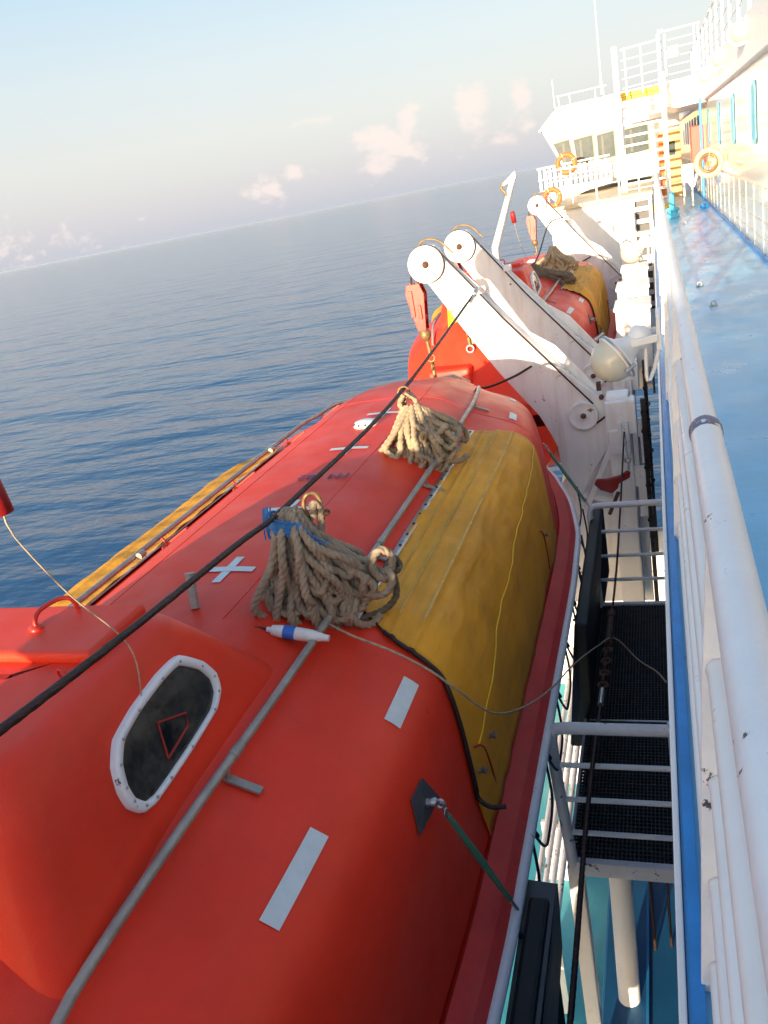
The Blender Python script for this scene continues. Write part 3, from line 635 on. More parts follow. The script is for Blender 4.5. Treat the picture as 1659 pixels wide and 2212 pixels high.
    mb=MB(); mb.tube([canopy(6.92,abs(o_),1 if o_>0 else -1,-.001) for o_ in [-1.3+.05*i for i in range(53)]],.004,6); mb.build('moulding_seam',FLANGE,t)
    # round vent, small stand, antenna base
    mb=MB(); mb.lathe(canopy(6.1,.08,1,0),(0,0,1),[(0,.10),(.015,.10),(.035,.085),(.045,.05),(.047,.005)],20); vt=mb.build('round_vent',WORN,t)
    mb=MB()
    for k in range(10):
        a=k*.628; p=canopy(6.1,.08,1,0)+Vector((.088*math.cos(a),.088*math.sin(a),.022)); mb.box(p,(.02,.02,.018))
    mb.build('vent_holes',BLACK,vt)
    mb=MB(); p=canopy(3.08,.17,1,0); mb.cyl(p,p+Vector((-.02,.06,.15)),.022,12); mb.lathe(p+Vector((-.02,.06,.15)),(0,.3,1),[(0,.026),(.012,.026)],12); mb.build('stub_pipe',RAILM,t)
    # lettering
    cu=bpy.data.curves.new('lettering','FONT'); cu.body='FM 182'; cu.size=.125; cu.align_x='CENTER'; cu.align_y='CENTER'; cu.extrude=.0008
    to=bpy.data.objects.new('lettering_tmp',cu); C.objects.link(to)
    bpy.context.view_layer.update()
    dg=bpy.context.evaluated_depsgraph_get(); me=bpy.data.meshes.new_from_object(to.evaluated_get(dg)); bpy.data.objects.remove(to)
    me.materials.clear(); me.materials.append(NAVYTXT); me.name='lettering'
    lo=bpy.data.objects.new('lettering',me); C.objects.link(lo); lo.parent=t
    p=canopy(4.90,.16,1,.006); lo.location=p-parent_loc(t); lo.rotation_euler=(0,R(-1.5),math.pi)
    # diamond patch pad with strap eye on the side
    c=canopy(2.56,1.35,1,.008)
    mb=MB(); mb.add([canopy(2.42,1.357,1,.012),canopy(2.47,1.329,1,.012),canopy(2.61,1.332,1,.012),canopy(2.68,1.362,1,.012),canopy(2.54,1.345,1,.016)],[(0,4,1),(1,4,2),(2,4,3),(3,4,0)]); pd=mb.build('diamond_pad',DARKPLATE,t,solid=.006)
    mb=MB(); mb.lathe(c,(1,0,.2),[(0,.02),(.02,.015),(.04,.02),(.05,.012)],10); mb.torus(c+Vector((.06,0,0)),(0,1,0),.02,.006,12,6); mb.build('eye_bolt',STEEL,pd)
    # hook gear fore and aft
    for y,dz in ((9.45,0),(1.0,.06)):
        mb=MB(); zz=canopy(y,0,1).z; mb.box((X0-.05,y,zz+.08),(.16,.22,.25)); mb.box((X0-.05,y,zz+.2),(.06,.34,.1))
        mb.prism([(X0-.28,y,zz+.12),(X0-.18,y,zz+.3),(X0+.02,y,zz+.32),(X0+.22,y,zz+.2),(X0+.1,y,zz+.05)],(0,.03,0)); h=mb.build('release_hook',STEEL,t,bevel=.01,fix=True)
        mb=MB(); mb.torus((X0-.18,y-.03,zz+.14),(0,1,0),.09,.018,20,8); mb.build('hook_ring',REDPAINT,h)
        mb=MB(); y2=y
        if y>5: mb.tube(smooth([(X0+.1,y,zz+.22),(X0+.35,y-.05,zz+.12),(X0+.7,y-.05,zz+.2),(X0+.95,y,zz+.3)],.05),.014,8); mb.build('release_line',WIRE,h)
        else: mb=MB()
        mb=MB(); mb.cyl((X0+.06,y-.02,zz+.1),(X0+.08,y-.02,zz+.26),.022,10); mb.build('yellow_pin',YCORD,h)
    # stern orange box superstructure seen on the far boat
    mb=MB(); mb.prism([(X0-.80,.25,-3.0),(X0-.12,.25,-3.0),(X0-.16,.40,-2.36),(X0-.74,.40,-2.36)],(0,.6,0)); mb.build('stern_locker',ORANGE,t,bevel=.03,fix=True)
    mb=MB(); zz=canopy(.85,.1,1).z; mb.tube(smooth([(X0+.12,.8,zz+.05),(X0+.16,.8,zz+.22),(X0+.20,.78,zz+.05),(X0+.22,.78,zz+.2),(X0+.25,.78,zz),(X0+.17,.76,zz-.05),(X0+.14,.78,zz+.15)],.03),.014,7); mb.build('yellow_cord',YCORD,t)
    mb=MB(); mb.box((X0-.12,.8,zz+.15),(.10,.08,.42)); mb.box((X0+.0,.8,zz+.12),(.06,.08,.36)); mb.lathe((X0-.08,.74,zz+.42),(0,1,0),[(0,.13),(.03,.14),(.09,.14),(.12,.13)],20); mb.build('aft_hook_gear',BRASS,t,bevel=.01)
    # rubber skids on the inboard hull side
    for y0,y1 in ((1.5,2.95),(5.55,7.9)):
        mb=MB(); mb.prism([(X0+1.62,y0,-3.22),(X0+1.62,y1,-3.18),(X0+1.64,y1-.1,-3.9),(X0+1.5,y1-.5,-4.5),(X0+1.45,y0+.2,-4.5),(X0+1.6,y0,-3.9)],(.10,0,0)); mb.build('rubber_skid',BLACK,t,bevel=.02,fix=True)
    mb=MB(); mb.prism([(X0+1.735,3.05,-3.2),(X0+1.735,2.75,-3.27),(X0+1.735,1.9,-3.35),(X0+1.735,1.9,-3.7),(X0+1.735,2.45,-3.62),(X0+1.735,2.95,-3.5)],(.012,0,0)); mb.prism([(X0+1.60,3.05,-3.19),(X0+1.74,3.05,-3.2),(X0+1.74,2.0,-3.24),(X0+1.60,2.0,-3.24)],(0,0,-.012)); mb.build('skid_plate',DARKPLATE,t,fix=True)
    # looped life line under the flange
    mb=MB(); 
    for k in range(9):
        y=2.7+k*.62; xx=X0+sm(HB,y)*.985+.17
        mb.tube(smooth([(xx,y,-3.14),(xx+.03,y+.12,-3.35),(xx+.02,y+.32,-3.46),(xx+.03,y+.5,-3.36),(xx,y+.6,-3.14)],.04),.008,6); mb.cyl((xx-.01,y,-3.1),(xx+.02,y+.03,-3.2),.014,6)
    mb.build('life_line',NAVYROPE,t)
    return t
boat=make_boat(); boat['label']='large orange lifeboat with yellow canvas side, filling the foreground'
boat2=copy_tree(boat); boat2.location.y+=10.7; boat2['label']='second orange lifeboat farther forward, sunlit behind the davit arms'
# ---------------------------------------------------------------- span wire, man ropes
t=thing('span_wire','thick dark wire rope stretched above the near lifeboat to the davit arm','wire rope',(-1.8,5,-1.3))
wp=[(-1.45,-.9,-.72),(-1.6,1.32,-1.04),(-1.72,2.75,-1.215),(-1.75,3.49,-1.28),(-1.80,5.66,-1.31),(-1.93,9.3,-1.15)]
mb=MB(); mb.rope(wp,.0125,pitch=.075,lobes=6,n=18,amp=.22,step=.012); mb.build('wire',WIRE,t)
mb=MB(); mb.cyl((-1.915,9.15,-1.16),(-1.93,9.4,-1.13),.028,12); mb.cyl((-1.90,8.85,-1.185),(-1.915,9.15,-1.16),.018,10); mb.build('socket',STEEL,t)
def fr(origin,view):
    v=Vector((view[0],view[1],0)).normalized(); return Vector((v.y,-v.x,0)),-v   # right, toward the camera
def P(o,r,n,s,z,d=0): return Vector(o)+r*s+n*d+Vector((0,0,z))
def shackle(o,r,n,t,sc=1.,m=BRASS):
    mb=MB(); mb.tube(smooth([P(o,r,n,-.03*sc,-.10*sc),P(o,r,n,-.045*sc,-.03*sc),P(o,r,n,-.02*sc,.03*sc),P(o,r,n,.03*sc,.035*sc),P(o,r,n,.055*sc,-.01*sc),P(o,r,n,.05*sc,-.09*sc)],.01),.013*sc,10); s=mb.build('shackle',m,t)
    mb=MB(); mb.cyl(P(o,r,n,-.05*sc,-.095*sc),P(o,r,n,.10*sc,-.10*sc),.013*sc,10); mb.lathe(P(o,r,n,.06*sc,-.10*sc),r,[(0,.024*sc),(.03*sc,.024*sc)],6); mb.build('pin',RUSTY,s)
def bundle(t,o,r,n,loops,rr,m,seed,name='rope_coil',lean=0):
    rnd=random.Random(seed); mb=MB()
    P=lambda o,r,n,s,z,d=0: Vector(o)+r*s+n*(d-z*lean)+Vector((0,0,z))
    for (s0,z0,s1,z1,wd,d) in loops:
        # hanging bight from (s0,z0) round (s1,z1) and back
        j=lambda a:rnd.uniform(-a,a)*2.6; z1+=rnd.uniform(-.03,.02)
        mb.rope([P(o,r,n,s0+j(.01),z0,d*.3),P(o,r,n,s0*.6+(s1-wd)*.4+j(.015),z0*.62+z1*.38,d+j(.02)),P(o,r,n,s1-wd+j(.015),z0*.25+z1*.75,d+j(.02)),P(o,r,n,s1-wd*.8,z1+.035,d),P(o,r,n,s1,z1,d+.008),P(o,r,n,s1+wd*.8,z1+.035,d),P(o,r,n,s1+wd+j(.015),z0*.25+z1*.75,d+j(.02)),P(o,r,n,s0*.6+(s1+wd)*.4+j(.015),z0*.62+z1*.38,d*.8+j(.02)),P(o,r,n,s0+.02+j(.01),z0,d*.3)],rr,pitch=rr*6)
    mb.build(name,m,t)
# near bundle
o=Vector((-1.74,3.27,-1.245)); r,n=fr(o,(-1.74,3.27))
t=thing('hanging_rope_coil','thick grey manila rope coil with blue twine tie hanging over near handrail','rope coil',tuple(o),'rope coils hanging from span wires')
shackle(P(o,r,n,.15,.0),r,n,t,.8)
mb=MB(); mb.rope([P(o,r,n,.15,-.09),P(o,r,n,.155,-.02,.02),P(o,r,n,.185,-.05),P(o,r,n,.17,-.16),P(o,r,n,.12,-.28)],.017,pitch=.07); mb.build('rope_strop',ROPE,t)
L1=[(-.02,-.02,-.12,-.64,.03,.08),(.0,-.02,-.055,-.70,.03,.09),(.01,-.02,.0,-.68,.03,.10),(.02,-.02,.055,-.70,.035,.09),(.03,-.02,.11,-.685,.035,.11),(.03,-.02,.20,-.62,.04,.09),(.04,-.03,.27,-.55,.04,.07),(.02,-.02,.13,-.60,.13,.02),
(-.03,-.03,-.135,-.60,.035,-.02),(-.02,-.02,-.075,-.66,.04,.03),(0,-.02,-.03,-.63,.03,-.03),(.01,-.02,.03,-.66,.035,.04),(.02,-.02,.085,-.645,.045,0),(.03,-.02,.14,-.63,.045,.05),(.04,-.02,.17,-.56,.05,-.02),(.05,-.03,.22,-.53,.05,.03),(.06,-.04,.25,-.46,.045,-.03),(.03,-.02,-.10,-.56,.06,-.05),(.02,-.02,.06,-.60,.10,-.06),(.05,-.03,.14,-.52,.12,-.07),(-.01,-.02,-.05,-.52,.05,.06)]
bundle(t,o,r,n,L1,.0175,ROPE,5)
def squig(pts,rr,m,name,pitch=None):
    mb=MB(); mb.rope([P(o,r,n,*p) for p in pts],rr,pitch=pitch or rr*6); return mb.build(name,m,t)
squig([(.09,-.10,.02),(.20,-.22,.03),(.30,-.33,.03),(.36,-.36,.05),(.40,-.42,.06),(.45,-.42,.06),(.47,-.36,.06),(.43,-.31,.06),(.38,-.33,.08),(.37,-.40,.09),(.41,-.45,.09),(.46,-.46,.05)],.0175,ROPE,'rope_spur')
squig([(.15,-.2,.05),(.26,-.30,.06),(.33,-.42,.06),(.30,-.5,.07),(.24,-.47,.08),(.22,-.40,.09),(.28,-.36,.09),(.34,-.40,.05),(.36,-.50,.03),(.31,-.56,.03)],.0175,ROPE,'rope_knots')
squig([(.05,-.30,.09),(.10,-.36,.10),(.16,-.33,.10),(.15,-.27,.10),(.10,-.30,.12),(.13,-.40,.11),(.2,-.48,.10),(.22,-.56,.09),(.17,-.62,.08),(.1,-.64,.07),(.06,-.58,.08),(.1,-.52,.09)],.0175,ROPE,'rope_knots')
squig([(-.10,-.35,.05),(-.15,-.42,.06),(-.13,-.5,.07),(-.08,-.47,.08),(-.07,-.55,.08),(-.11,-.6,.07),(-.16,-.55,.06)],.0175,ROPE,'rope_knots')
squig([(.44,-.42,.0),(.47,-.50,.0),(.46,-.60,.0),(.39,-.655,.0),(.30,-.66,.02),(.24,-.655,.04),(.20,-.64,.05)],.016,ROPEDARK,'rope_tail')
squig([(.46,-.40,.0),(.49,-.39,.02),(.505,-.43,.02),(.48,-.45,.03),(.455,-.42,.03)],.016,ROPEDARK,'rope_tail')
rnd=random.Random(11); mb=MB()
for c0,dirx in (((.16,-.66,.04),-.02),((.26,-.67,.03),.09),((.30,-.66,.01),.12)):
    for k in range(60):
        a=rnd.uniform(-1,1); b=rnd.uniform(-1,1)
        mb.tube(smooth([P(o,r,n,c0[0]+a*.01,c0[1],c0[2]+b*.01),P(o,r,n,c0[0]+a*.03+dirx*.4,c0[1]-.03,c0[2]+b*.02+.02),P(o,r,n,c0[0]+a*.055+dirx,c0[1]-.07+rnd.uniform(-.02,.02),c0[2]+b*.045+.04)],.02),.0016,3,cap=False)
mb.build('frayed_ends',ROPEDARK,t)
mb=MB()
for k in range(9):
    zz=-.035-k*.009; mb.tube(smooth([P(o,r,n,-.055,zz+.02,.0),P(o,r,n,-.045,zz+.01,.075),P(o,r,n,.03,zz-.02,.095),P(o,r,n,.105,zz-.065,.06),P(o,r,n,.08,zz-.05,-.03),P(o,r,n,-.02,zz,-.05),P(o,r,n,-.055,zz+.02,.0)],.01),.006,6)
for k in range(8):
    a=rnd.uniform(-.02,.02); mb.tube(smooth([P(o,r,n,-.055+a,.02,.02),P(o,r,n,-.07+a,-.05,.03),P(o,r,n,-.06+a*2,-.13,.04)],.02),.004,5)
    mb.tube(smooth([P(o,r,n,.05+a,-.06,.09),P(o,r,n,.10+a,-.13,.12),P(o,r,n,.15+a*2,-.19,.12)],.02),.004,5)
mb.build('blue_twine_tie',BLUEROPE,t)
L3=[(-.03,-.03,-.16,-.50,.035,.10),(.0,-.02,.02,-.50,.04,.12),(.02,-.02,.16,-.46,.04,.11),(.04,-.05,.24,-.38,.05,.10),(.03,-.03,.09,-.42,.05,.13)]
bundle(t,o,r,n,L3,.0175,ROPE,21)
rq=random.Random(31)
for k in range(9):
    s0=-.12+.055*k; z0=-.40-.16*rq.random(); R1=.035+.02*rq.random(); ph=rq.uniform(0,6)
    squig([(s0+R1*(1+.25*q/6)*math.cos(ph+q*.62)+.016*q,z0+R1*1.7*math.sin(ph+q*.62)-.008*q,.12-.006*(q-3.5)**2) for q in range(-1,8)],.0175,ROPE,'rope_knots')
# far bundle
o=Vector((-1.81,5.68,-1.33)); r,n=fr(o,(-1.81,5.70)); r=r*1.2
t=thing('hanging_rope_coil','sunlit tan rope coil hanging near the bow end, draped on handrail','rope coil',tuple(o),'rope coils hanging from span wires')
shackle(P(o,r,n,.0,.01),r,n,t,.7)
L2=[(0,-.1,-.14,-.46,.03,.07),(.01,-.1,-.08,-.53,.03,.08),(.02,-.1,-.02,-.57,.035,.07),(.03,-.1,.04,-.6,.03,.09),(.04,-.1,.09,-.58,.035,.07),(.05,-.1,.14,-.54,.04,.08),(.06,-.1,.19,-.5,.035,.05),(.06,-.1,.25,-.4,.04,.06),
(.0,-.1,-.11,-.50,.03,0),(.01,-.1,-.06,-.55,.04,.03),(.02,-.1,0,-.60,.04,-.02),(.03,-.1,.05,-.58,.045,.04),(.04,-.1,.10,-.56,.045,0),(.05,-.1,.15,-.50,.05,.03),(.06,-.1,.20,-.44,.05,-.02),(.02,-.1,.06,-.52,.09,-.05),(.04,-.14,.12,-.38,.05,.06),(.05,-.12,.2,-.3,.06,.02)]
bundle(t,o,r,n,L2,.0195,ROPETAN,8,lean=.38)
bundle(t,o,r,n,[(a+.01,b,c+.03,d+.09,e*1.5,f+.07) for a,b,c,d,e,f in L2[::2]],.0195,ROPETAN,18,lean=.38)
squig([(.0,-.02,.02),(-.03,-.08,.04),(.02,-.14,.05),(.07,-.12,.04),(.06,-.05,.02),(.02,-.02,.0),(-.01,-.1,-.02)],.018,ROPETAN,'rope_strop')
squig([(.05,-.12,.05),(.14,-.18,.05),(.22,-.22,.05),(.30,-.30,.04),(.34,-.38,.03),(.33,-.44,.03),(.28,-.40,.04)],.018,ROPETAN,'rope_spur')
squig([(-.08,-.3,.05),(-.13,-.38,.05),(-.12,-.46,.05),(-.06,-.44,.07),(-.05,-.52,.07),(0,-.6,.07),(.06,-.61,.06),(.10,-.56,.06),(.06,-.5,.08)],.018,ROPETAN,'rope_knots')
rq=random.Random(5)
for k in range(6):
    s0=-.08+.05*k; z0=-.30-.2*rq.random(); R1=.035+.02*rq.random(); ph=rq.uniform(0,6)
    squig([(s0+R1*(1+.25*q/6)*math.cos(ph+q*.62)+.016*q,z0+R1*1.7*math.sin(ph+q*.62)-.008*q,.27-.008*(q-3.5)**2) for q in range(-1,8)],.018,ROPETAN,'rope_knots')
# coils over second lifeboat: one tan, one dark
for (oo,m,lab,k) in (((-1.75,15.5,-1.34),ROPETAN,'tangled golden rope coil above the bow half of the second lifeboat',1.25),((-2.02,14.6,-1.50),ROPEDARK,'dark grey rope hank lying across the roof of the second lifeboat',1.35)):
    o=Vector(oo); r,n=fr(o,oo); t=thing('hanging_rope_coil',lab,'rope coil',oo,'rope coils hanging from span wires')
    LL=[(.01,.0,(-.22+.05*i if m is ROPETAN else .02+.045*i)*k,(-.30 if m is ROPETAN else -.26)*k-.04*(i%3),.04,.05+.05*(i%2)) for i in range(11)]
    bundle(t,o,r,n,LL,.03,m,12)
    squig([(0,0,0),(.05,-.1,.05),(-.05,-.2,.06),(.1,-.25,.06),(.15,-.15,.05),(0,-.12,.08),(-.1,-.25,.08)],.024,m,'rope_knots')
t=thing('span_wire','thin dark wire above the second lifeboat running to the farthest davit','wire rope',(-1.9,15,-1.4))
mb=MB(); mb.tube(smooth([(-2.6,12.1,-1.35),(-2.2,13.3,-1.45),(-1.9,14.2,-1.42),(-1.93,17,-1.05),(-1.93,19.9,-1.12)],.2),.014,6); mb.build('wire',WIRE,t)
# float light at the foot of the near coil
t=thing('signal_float','white tube float with a blue band lying against the handrail','float',(-1.72,3.15,-1.83))
ax=Vector((.25,.01,-.05)).normalized(); a0=Vector((-1.80,2.99,-1.735))
mb=MB(); mb.lathe(a0,ax,[(0,.012),(.02,.014),(.025,.024),(.07,.030),(.16,.031),(.22,.029),(.27,.018),(.30,.015)],16); mb.build('float_body',FLOATW,t)
mb=MB(); mb.lathe(a0+ax*.085,ax,[(0,.0325),(.055,.0325)],18); mb.build('blue_band',FLOATB,t)
mb=MB(); mb.tube(smooth([a0,a0-ax*.06+Vector((0,0,.0)),a0-ax*.13+Vector((-.02,-.02,-.015))],.02),.006,6); mb.build('lead',GAPBLACK,t)
# long light line from the coil across boat and platform
t=thing('messenger_line','thin pale line sagging from rope coil across canvas to the platform','line',(-1.2,3.5,-2.3))
pts=[(-1.60,3.17,-1.80),(-1.46,3.14,-1.86),(-1.26,3.11,-1.93),(-1.10,3.12,-2.04),(-1.0,3.16,-2.17),(-.92,3.44,-2.50),(-.87,3.96,-2.83),(-.76,4.3,-2.93),(-.72,5.0,-3.22),(-.6,5.5,-3.38),(-.5,5.9,-3.55),(-.33,5.85,-3.72),(-.18,5.2,-3.4),(-.11,4.7,-3.15)]
mb=MB(); mb.tube(smooth(pts,.04),.006,6); tag(mb.build('messenger_line',THIN,None),'thin pale line sagging from rope coil across canvas to the platform','line'); bpy.data.objects.remove(t)
# green straps
def strap(a,b,label):
    t=thing('gripe_strap',label,'strap',tuple(a),'green gripe straps holding the lifeboat')
    a=Vector(a);b=Vector(b); d=(b-a).normalized()
    mb=MB(); mb.tube([a+(b-a)*.14,a+(b-a)*.5,a+(b-a)*.88],[.012,.017,.012],10); mb.build('sheath',GREEN,t)
    mb=MB(); mb.tube([a,a+(b-a)*.15],.006,6); mb.torus(a+d*.05,(0,1,0),.016,.005,10,6); mb.torus(a+d*.10,(1,0,0),.016,.005,10,6); mb.tube([a+(b-a)*.88,b],.009,6); mb.build('links',STEEL,t)
strap((-.99,2.58,-2.30),(-.775,2.79,-3.12),'green sheathed strap from the dark diamond pad down to the gunwale')
strap((-1.17,7.85,-2.5),(-.74,7.55,-3.12),'green strap at the bow end of the near lifeboat')
# gripe wire with turnbuckle running above the platform
t=thing('gripe_wire','rusty wire with turnbuckle running down from the davit over the platform','wire',(-.5,6,-3.5))
A=[(-.46,9.3,-2.95),(-.43,6.5,-3.12),(-.45,5.0,-3.12),(-.42,3.9,-2.66),(-.42,2.6,-2.75),(-.42,1.9,-2.62)]
A=[(-.47,9.3,-2.92),(-.53,7.4,-3.55),(-.54,5.7,-3.52),(-.54,5.0,-3.42),(-.53,3.6,-3.22),(-.50,2.3,-3.1),(-.5,1.2,-3.05)]
mb=MB(); mb.tube(smooth(A[:3],.2),.010,8); mb.rope(A[3:],.013,pitch=.08,lobes=6,n=12,amp=.2,step=.02); mb.build('wire',WIRE,t)
mb=MB()
Av=[Vector(p) for p in A]
for k in range(7):
    p=Av[2]+(Av[3]-Av[2])*(k/7.+.05); mb.torus(p,(1,0,0) if k%2 else (0,0,1),.032,.012,14,7)
mb.cyl(Av[2]+(Av[1]-Av[2])*.05,Av[2]+(Av[1]-Av[2])*.3,.026,10); mb.cyl(Av[2]+(Av[1]-Av[2])*.28,Av[2]+(Av[1]-Av[2])*.34,.036,8); mb.build('turnbuckle',RUSTY,t)
mb=MB(); mb.cyl(Av[3],Av[3]+(Av[4]-Av[3])*.16,.019,10); mb.build('end_fitting',STEEL,t)
# red release lever by the davit pedestal
t=thing('release_lever','dark red cast lever shackled under the nearest davit pedestal','lever',(-.6,8.7,-3.3))
mb=MB(); mb.prism([(-.80,8.7,-3.30),(-.77,8.7,-3.245),(-.66,8.7,-3.25),(-.52,8.7,-3.22),(-.45,8.7,-3.17),(-.41,8.7,-3.19),(-.42,8.7,-3.25),(-.54,8.7,-3.31),(-.55,8.7,-3.36),(-.62,8.7,-3.42),(-.74,8.7,-3.37)],(0,.05,0)); mb.build('lever_body',DARKRED,t,bevel=.012,fix=True)
mb=MB(); mb.torus((-.425,8.72,-3.12),(1,0,0),.035,.01,14,7); mb.torus((-.43,8.72,-3.05),(0,1,0),.03,.009,14,7); mb.tube([(-.435,8.72,-3.03),(-.47,9.3,-2.95)],.012,8); mb.build('shackle',STEEL,t)
mb=MB(); mb.tube(smooth([(-.55,8.7,-3.4),(-.6,8.65,-3.5),(-.66,8.6,-3.62)],.03),.02,8); mb.build('chain_end',RUSTY,t)
# ---------------------------------------------------------------- white lockers by the second davit
for i,(y,x0,x1,z,lab) in enumerate(((12.5,-.64,-.12,-2.08,'nearest of three white steel lockers in a row outside the railing'),(14.0,-.66,-.14,-2.02,'middle one of three white steel lockers outside the railing'),(15.9,-.64,-.16,-1.98,'farthest of three white steel lockers outside the railing'))):
    t=thing('locker',lab,'locker',((x0+x1)/2,y,z-.8),'white lockers outside the railing')
    mb=MB(); mb.box(((x0+x1)/2,y+.3,z-.45),(x1-x0-.04,.7,.85)); mb.build('body',WHITE,t,bevel=.01)
    mb=MB(); mb.box(((x0+x1)/2,y+.3,z),(x1-x0,.78,.05)); mb.build('lid',WHITE,t,bevel=.008)
    mb=MB(); mb.box(((x0+x1)/2,y-.06,z-.15),(.12,.03,.05)); mb.build('latch',STEEL,t)
    mb=MB(); mb.box(((x0+x1)/2,y-.065,z-.4),(.03,.03,.7)); mb.build('rib',WHITE,t)
# ladder tower
t=thing('access_ladder','short white ladder with dark gaps on the tower by the railing','ladder',(-.25,18.6,-3))
mb=MB(); mb.box((-.24,18.75,-2.1),(.34,.06,2.2)); mb.build('backing',DARKPLATE,t)
mb=MB(); mb.box((-.40,18.65,-2.1),(.05,.10,2.3)); mb.box((-.08,18.65,-2.1),(.05,.10,2.3)); mb.build('stiles',WHITE,t,bevel=.005)
for k in range(9): mb=MB(); mb.box((-.24,18.62,-1.15-.24*k),(.30,.12,.09)); mb.build('rung',WHITE,t,bevel=.01)
t=thing('winch_tower','white steel tower with bracket standing beside the access ladder','tower',(-.6,18.5,-3.5))
mb=MB(); mb.box((-.60,18.6,-2.6),(.22,.3,2.6)); mb.box((-.62,18.5,-1.35),(.46,.5,.32)); mb.build('column',WHITE,t,bevel=.015)
# ---------------------------------------------------------------- forward superstructure
t=thing('forward_house','white deckhouse block with open rails on top, forward of the boats','deckhouse',(-1.3,25,-4))
mb=MB(); mb.box((-1.30,28.5,-3.1),(2.5,11,4.0)); mb.build('walls',WHITE,t)
mb=MB(); mb.box((-1.32,28.4,-1.07),(2.6,11.2,.08)); mb.build('roof_deck',YPAINT and BEIGE,t)
rl=MB()
for z in (-.15,-.42,-.68): rl.tube([(-.80,23.05,z),(-2.55,23.05,z),(-2.55,29,z)],.02 if z>-.2 else .014,8)
rl.build('railing',WHITE,t)
for x,y in ((-.8,23.05),(-1.35,23.05),(-1.95,23.05),(-2.55,23.05),(-2.55,25),(-2.55,27),(-2.55,29)):
    mb=MB(); mb.tube([(x,y,-.15),(x,y,-1.05)],.024,8); mb.build('railing_post',WHITE,t)
t=thing('bridge_wing','white bridge wing with slanted outer end and square dark windows','bridge',(-1.5,31,-.4))
outl=[(-3.35,1.10),(-2.74,1.60),(.9,1.66),(.9,-.9),(-1.3,-.9),(-2.2,-.62),(-2.62,-.45)]
mb=MB(); mb.prism([(x,30,z) for x,z in outl],(0,3.5,0)); mb.build('walls',WHITE,t,bevel=.03,fix=True)
mb=MB(); mb.prism([(-3.42,29.9,1.06),(-2.76,29.9,1.66),(.95,29.9,1.72),(.95,29.9,1.66),(-2.74,29.9,1.58),(-3.36,29.9,1.03)],(0,3.7,0)); mb.build('roof_edge',WHITE,t,fix=True)
for (x0,x1,lean) in ((-2.98,-2.48,.32),(-2.33,-1.75,.06),(-1.60,-1.08,.0),(-.78,-.05,0)):
    q=[(x0,29.985,.60),(x1,29.985,.64),(x1+lean*.25,29.985,-.10),(x0+lean,29.985,-.16)]
    mb=MB(); cc=Vector((sum(a[0] for a in q)/4,29.97,sum(a[2] for a in q)/4))
    big=[cc+(Vector((a[0],29.97,a[2]))-cc)*1.10 for a in q]; sml=[cc+(Vector((a[0],29.97,a[2]))-cc)*.99 for a in q]
    for i in range(4): mb.prism([big[i],big[(i+1)%4],sml[(i+1)%4],sml[i]],(0,-.03,0))
    f=mb.build('window',mat('window_gasket',(.25,.24,.16),.6) if 'window_gasket' not in MATS else MATS['window_gasket'],t,fix=True)
    mb=MB(); mb.prism([Vector((a[0],29.985,a[2])) for a in q],(0,-.01,0)); mb.build('pane',PANE,f,fix=True)
    mb=MB(); mb.box((x0*.7+x1*.3+lean*.5,29.965,.24),(.08,.01,.66)); mb.build('inner_post',DARKPLATE,f)
rl=MB()
for z in (1.98,): rl.tube([(-2.75,30.1,z),(-1.2,30.1,z+.02)],.018,6)
for x in (-2.7,-2.35,-1.55,-1.3): rl.tube([(x,30.1,1.62),(x,30.1,1.98)],.014,6)
rl.build('roof_rail',WHITE,t)
t=thing('wing_balcony','white slatted balcony with pointed underside below the bridge windows','balcony',(-2.3,28.6,-.9))
mb=MB()
for k in range(14): mb.box((-3.35+k*.155,28.5,-.42),(.075,.03,.62))
mb.build('slats',WHITE,t)
mb=MB(); mb.tube([(-3.42,28.5,-.06),(-1.2,28.5,-.04)],.03,8); mb.tube([(-3.42,28.5,-.40),(-1.2,28.5,-.38)],.02,8); mb.build('rails',WHITE,t)
mb=MB(); mb.prism([(-3.3,28.5,-.72),(-1.2,28.5,-.70),(-1.2,28.5,-.85),(-2.0,28.5,-.95),(-2.85,28.5,-1.22),(-3.05,28.5,-1.0)],(0,1.3,0)); mb.build('floor',WHITE,t,bevel=.01,fix=True)
def liferings(c,r_,label):
    t=thing('life_ring',label,'life ring',c,'orange life rings forward')
    mb=MB(); mb.torus(c,(0,1,0),r_,r_*.3,24,10); mb.build('ring_body',ORNG,t)
    mb=MB()
    for k in range(4):
        a=k*math.pi/2+.4; p=Vector(c)+Vector((math.cos(a)*r_,0,math.sin(a)*r_)); mb.torus(p,(-math.sin(a),0,math.cos(a)),r_*.31,r_*.03,12,5)
    mb.build('white_bands',WHITE,t)
liferings((-2.50,28.4,-.05),.26,'orange life ring hung on the balcony under the bridge windows')
liferings((-2.45,22.95,-.78),.2,'small orange life ring low on the deckhouse rail corner')
# masts
def mast(loc,h,r_,label,m=WHITE):
    t=thing('whip_mast',label,'antenna mast',loc,'thin antenna masts on the bridge')
    x,y,z=loc; mb=MB(); mb.tube([(x,y,z),(x,y,z+h*.12),(x,y,z+h*.13),(x,y,z+h)],[r_*1.8,r_*1.6,r_,r_*.7],8); mb.build('pole',m,t)
    mb=MB(); mb.lathe((x,y,z),(0,0,1),[(0,r_*3),(.08,r_*3),(.1,r_*2)],10); mb.build('base',BRASS,t)
mast((-1.36,30.4,1.66),4.6,.022,'tall thin white antenna mast rising out of the picture top')
mast((-2.85,30.2,1.55),.95,.016,'short thin antenna on the outer corner of the bridge wing')
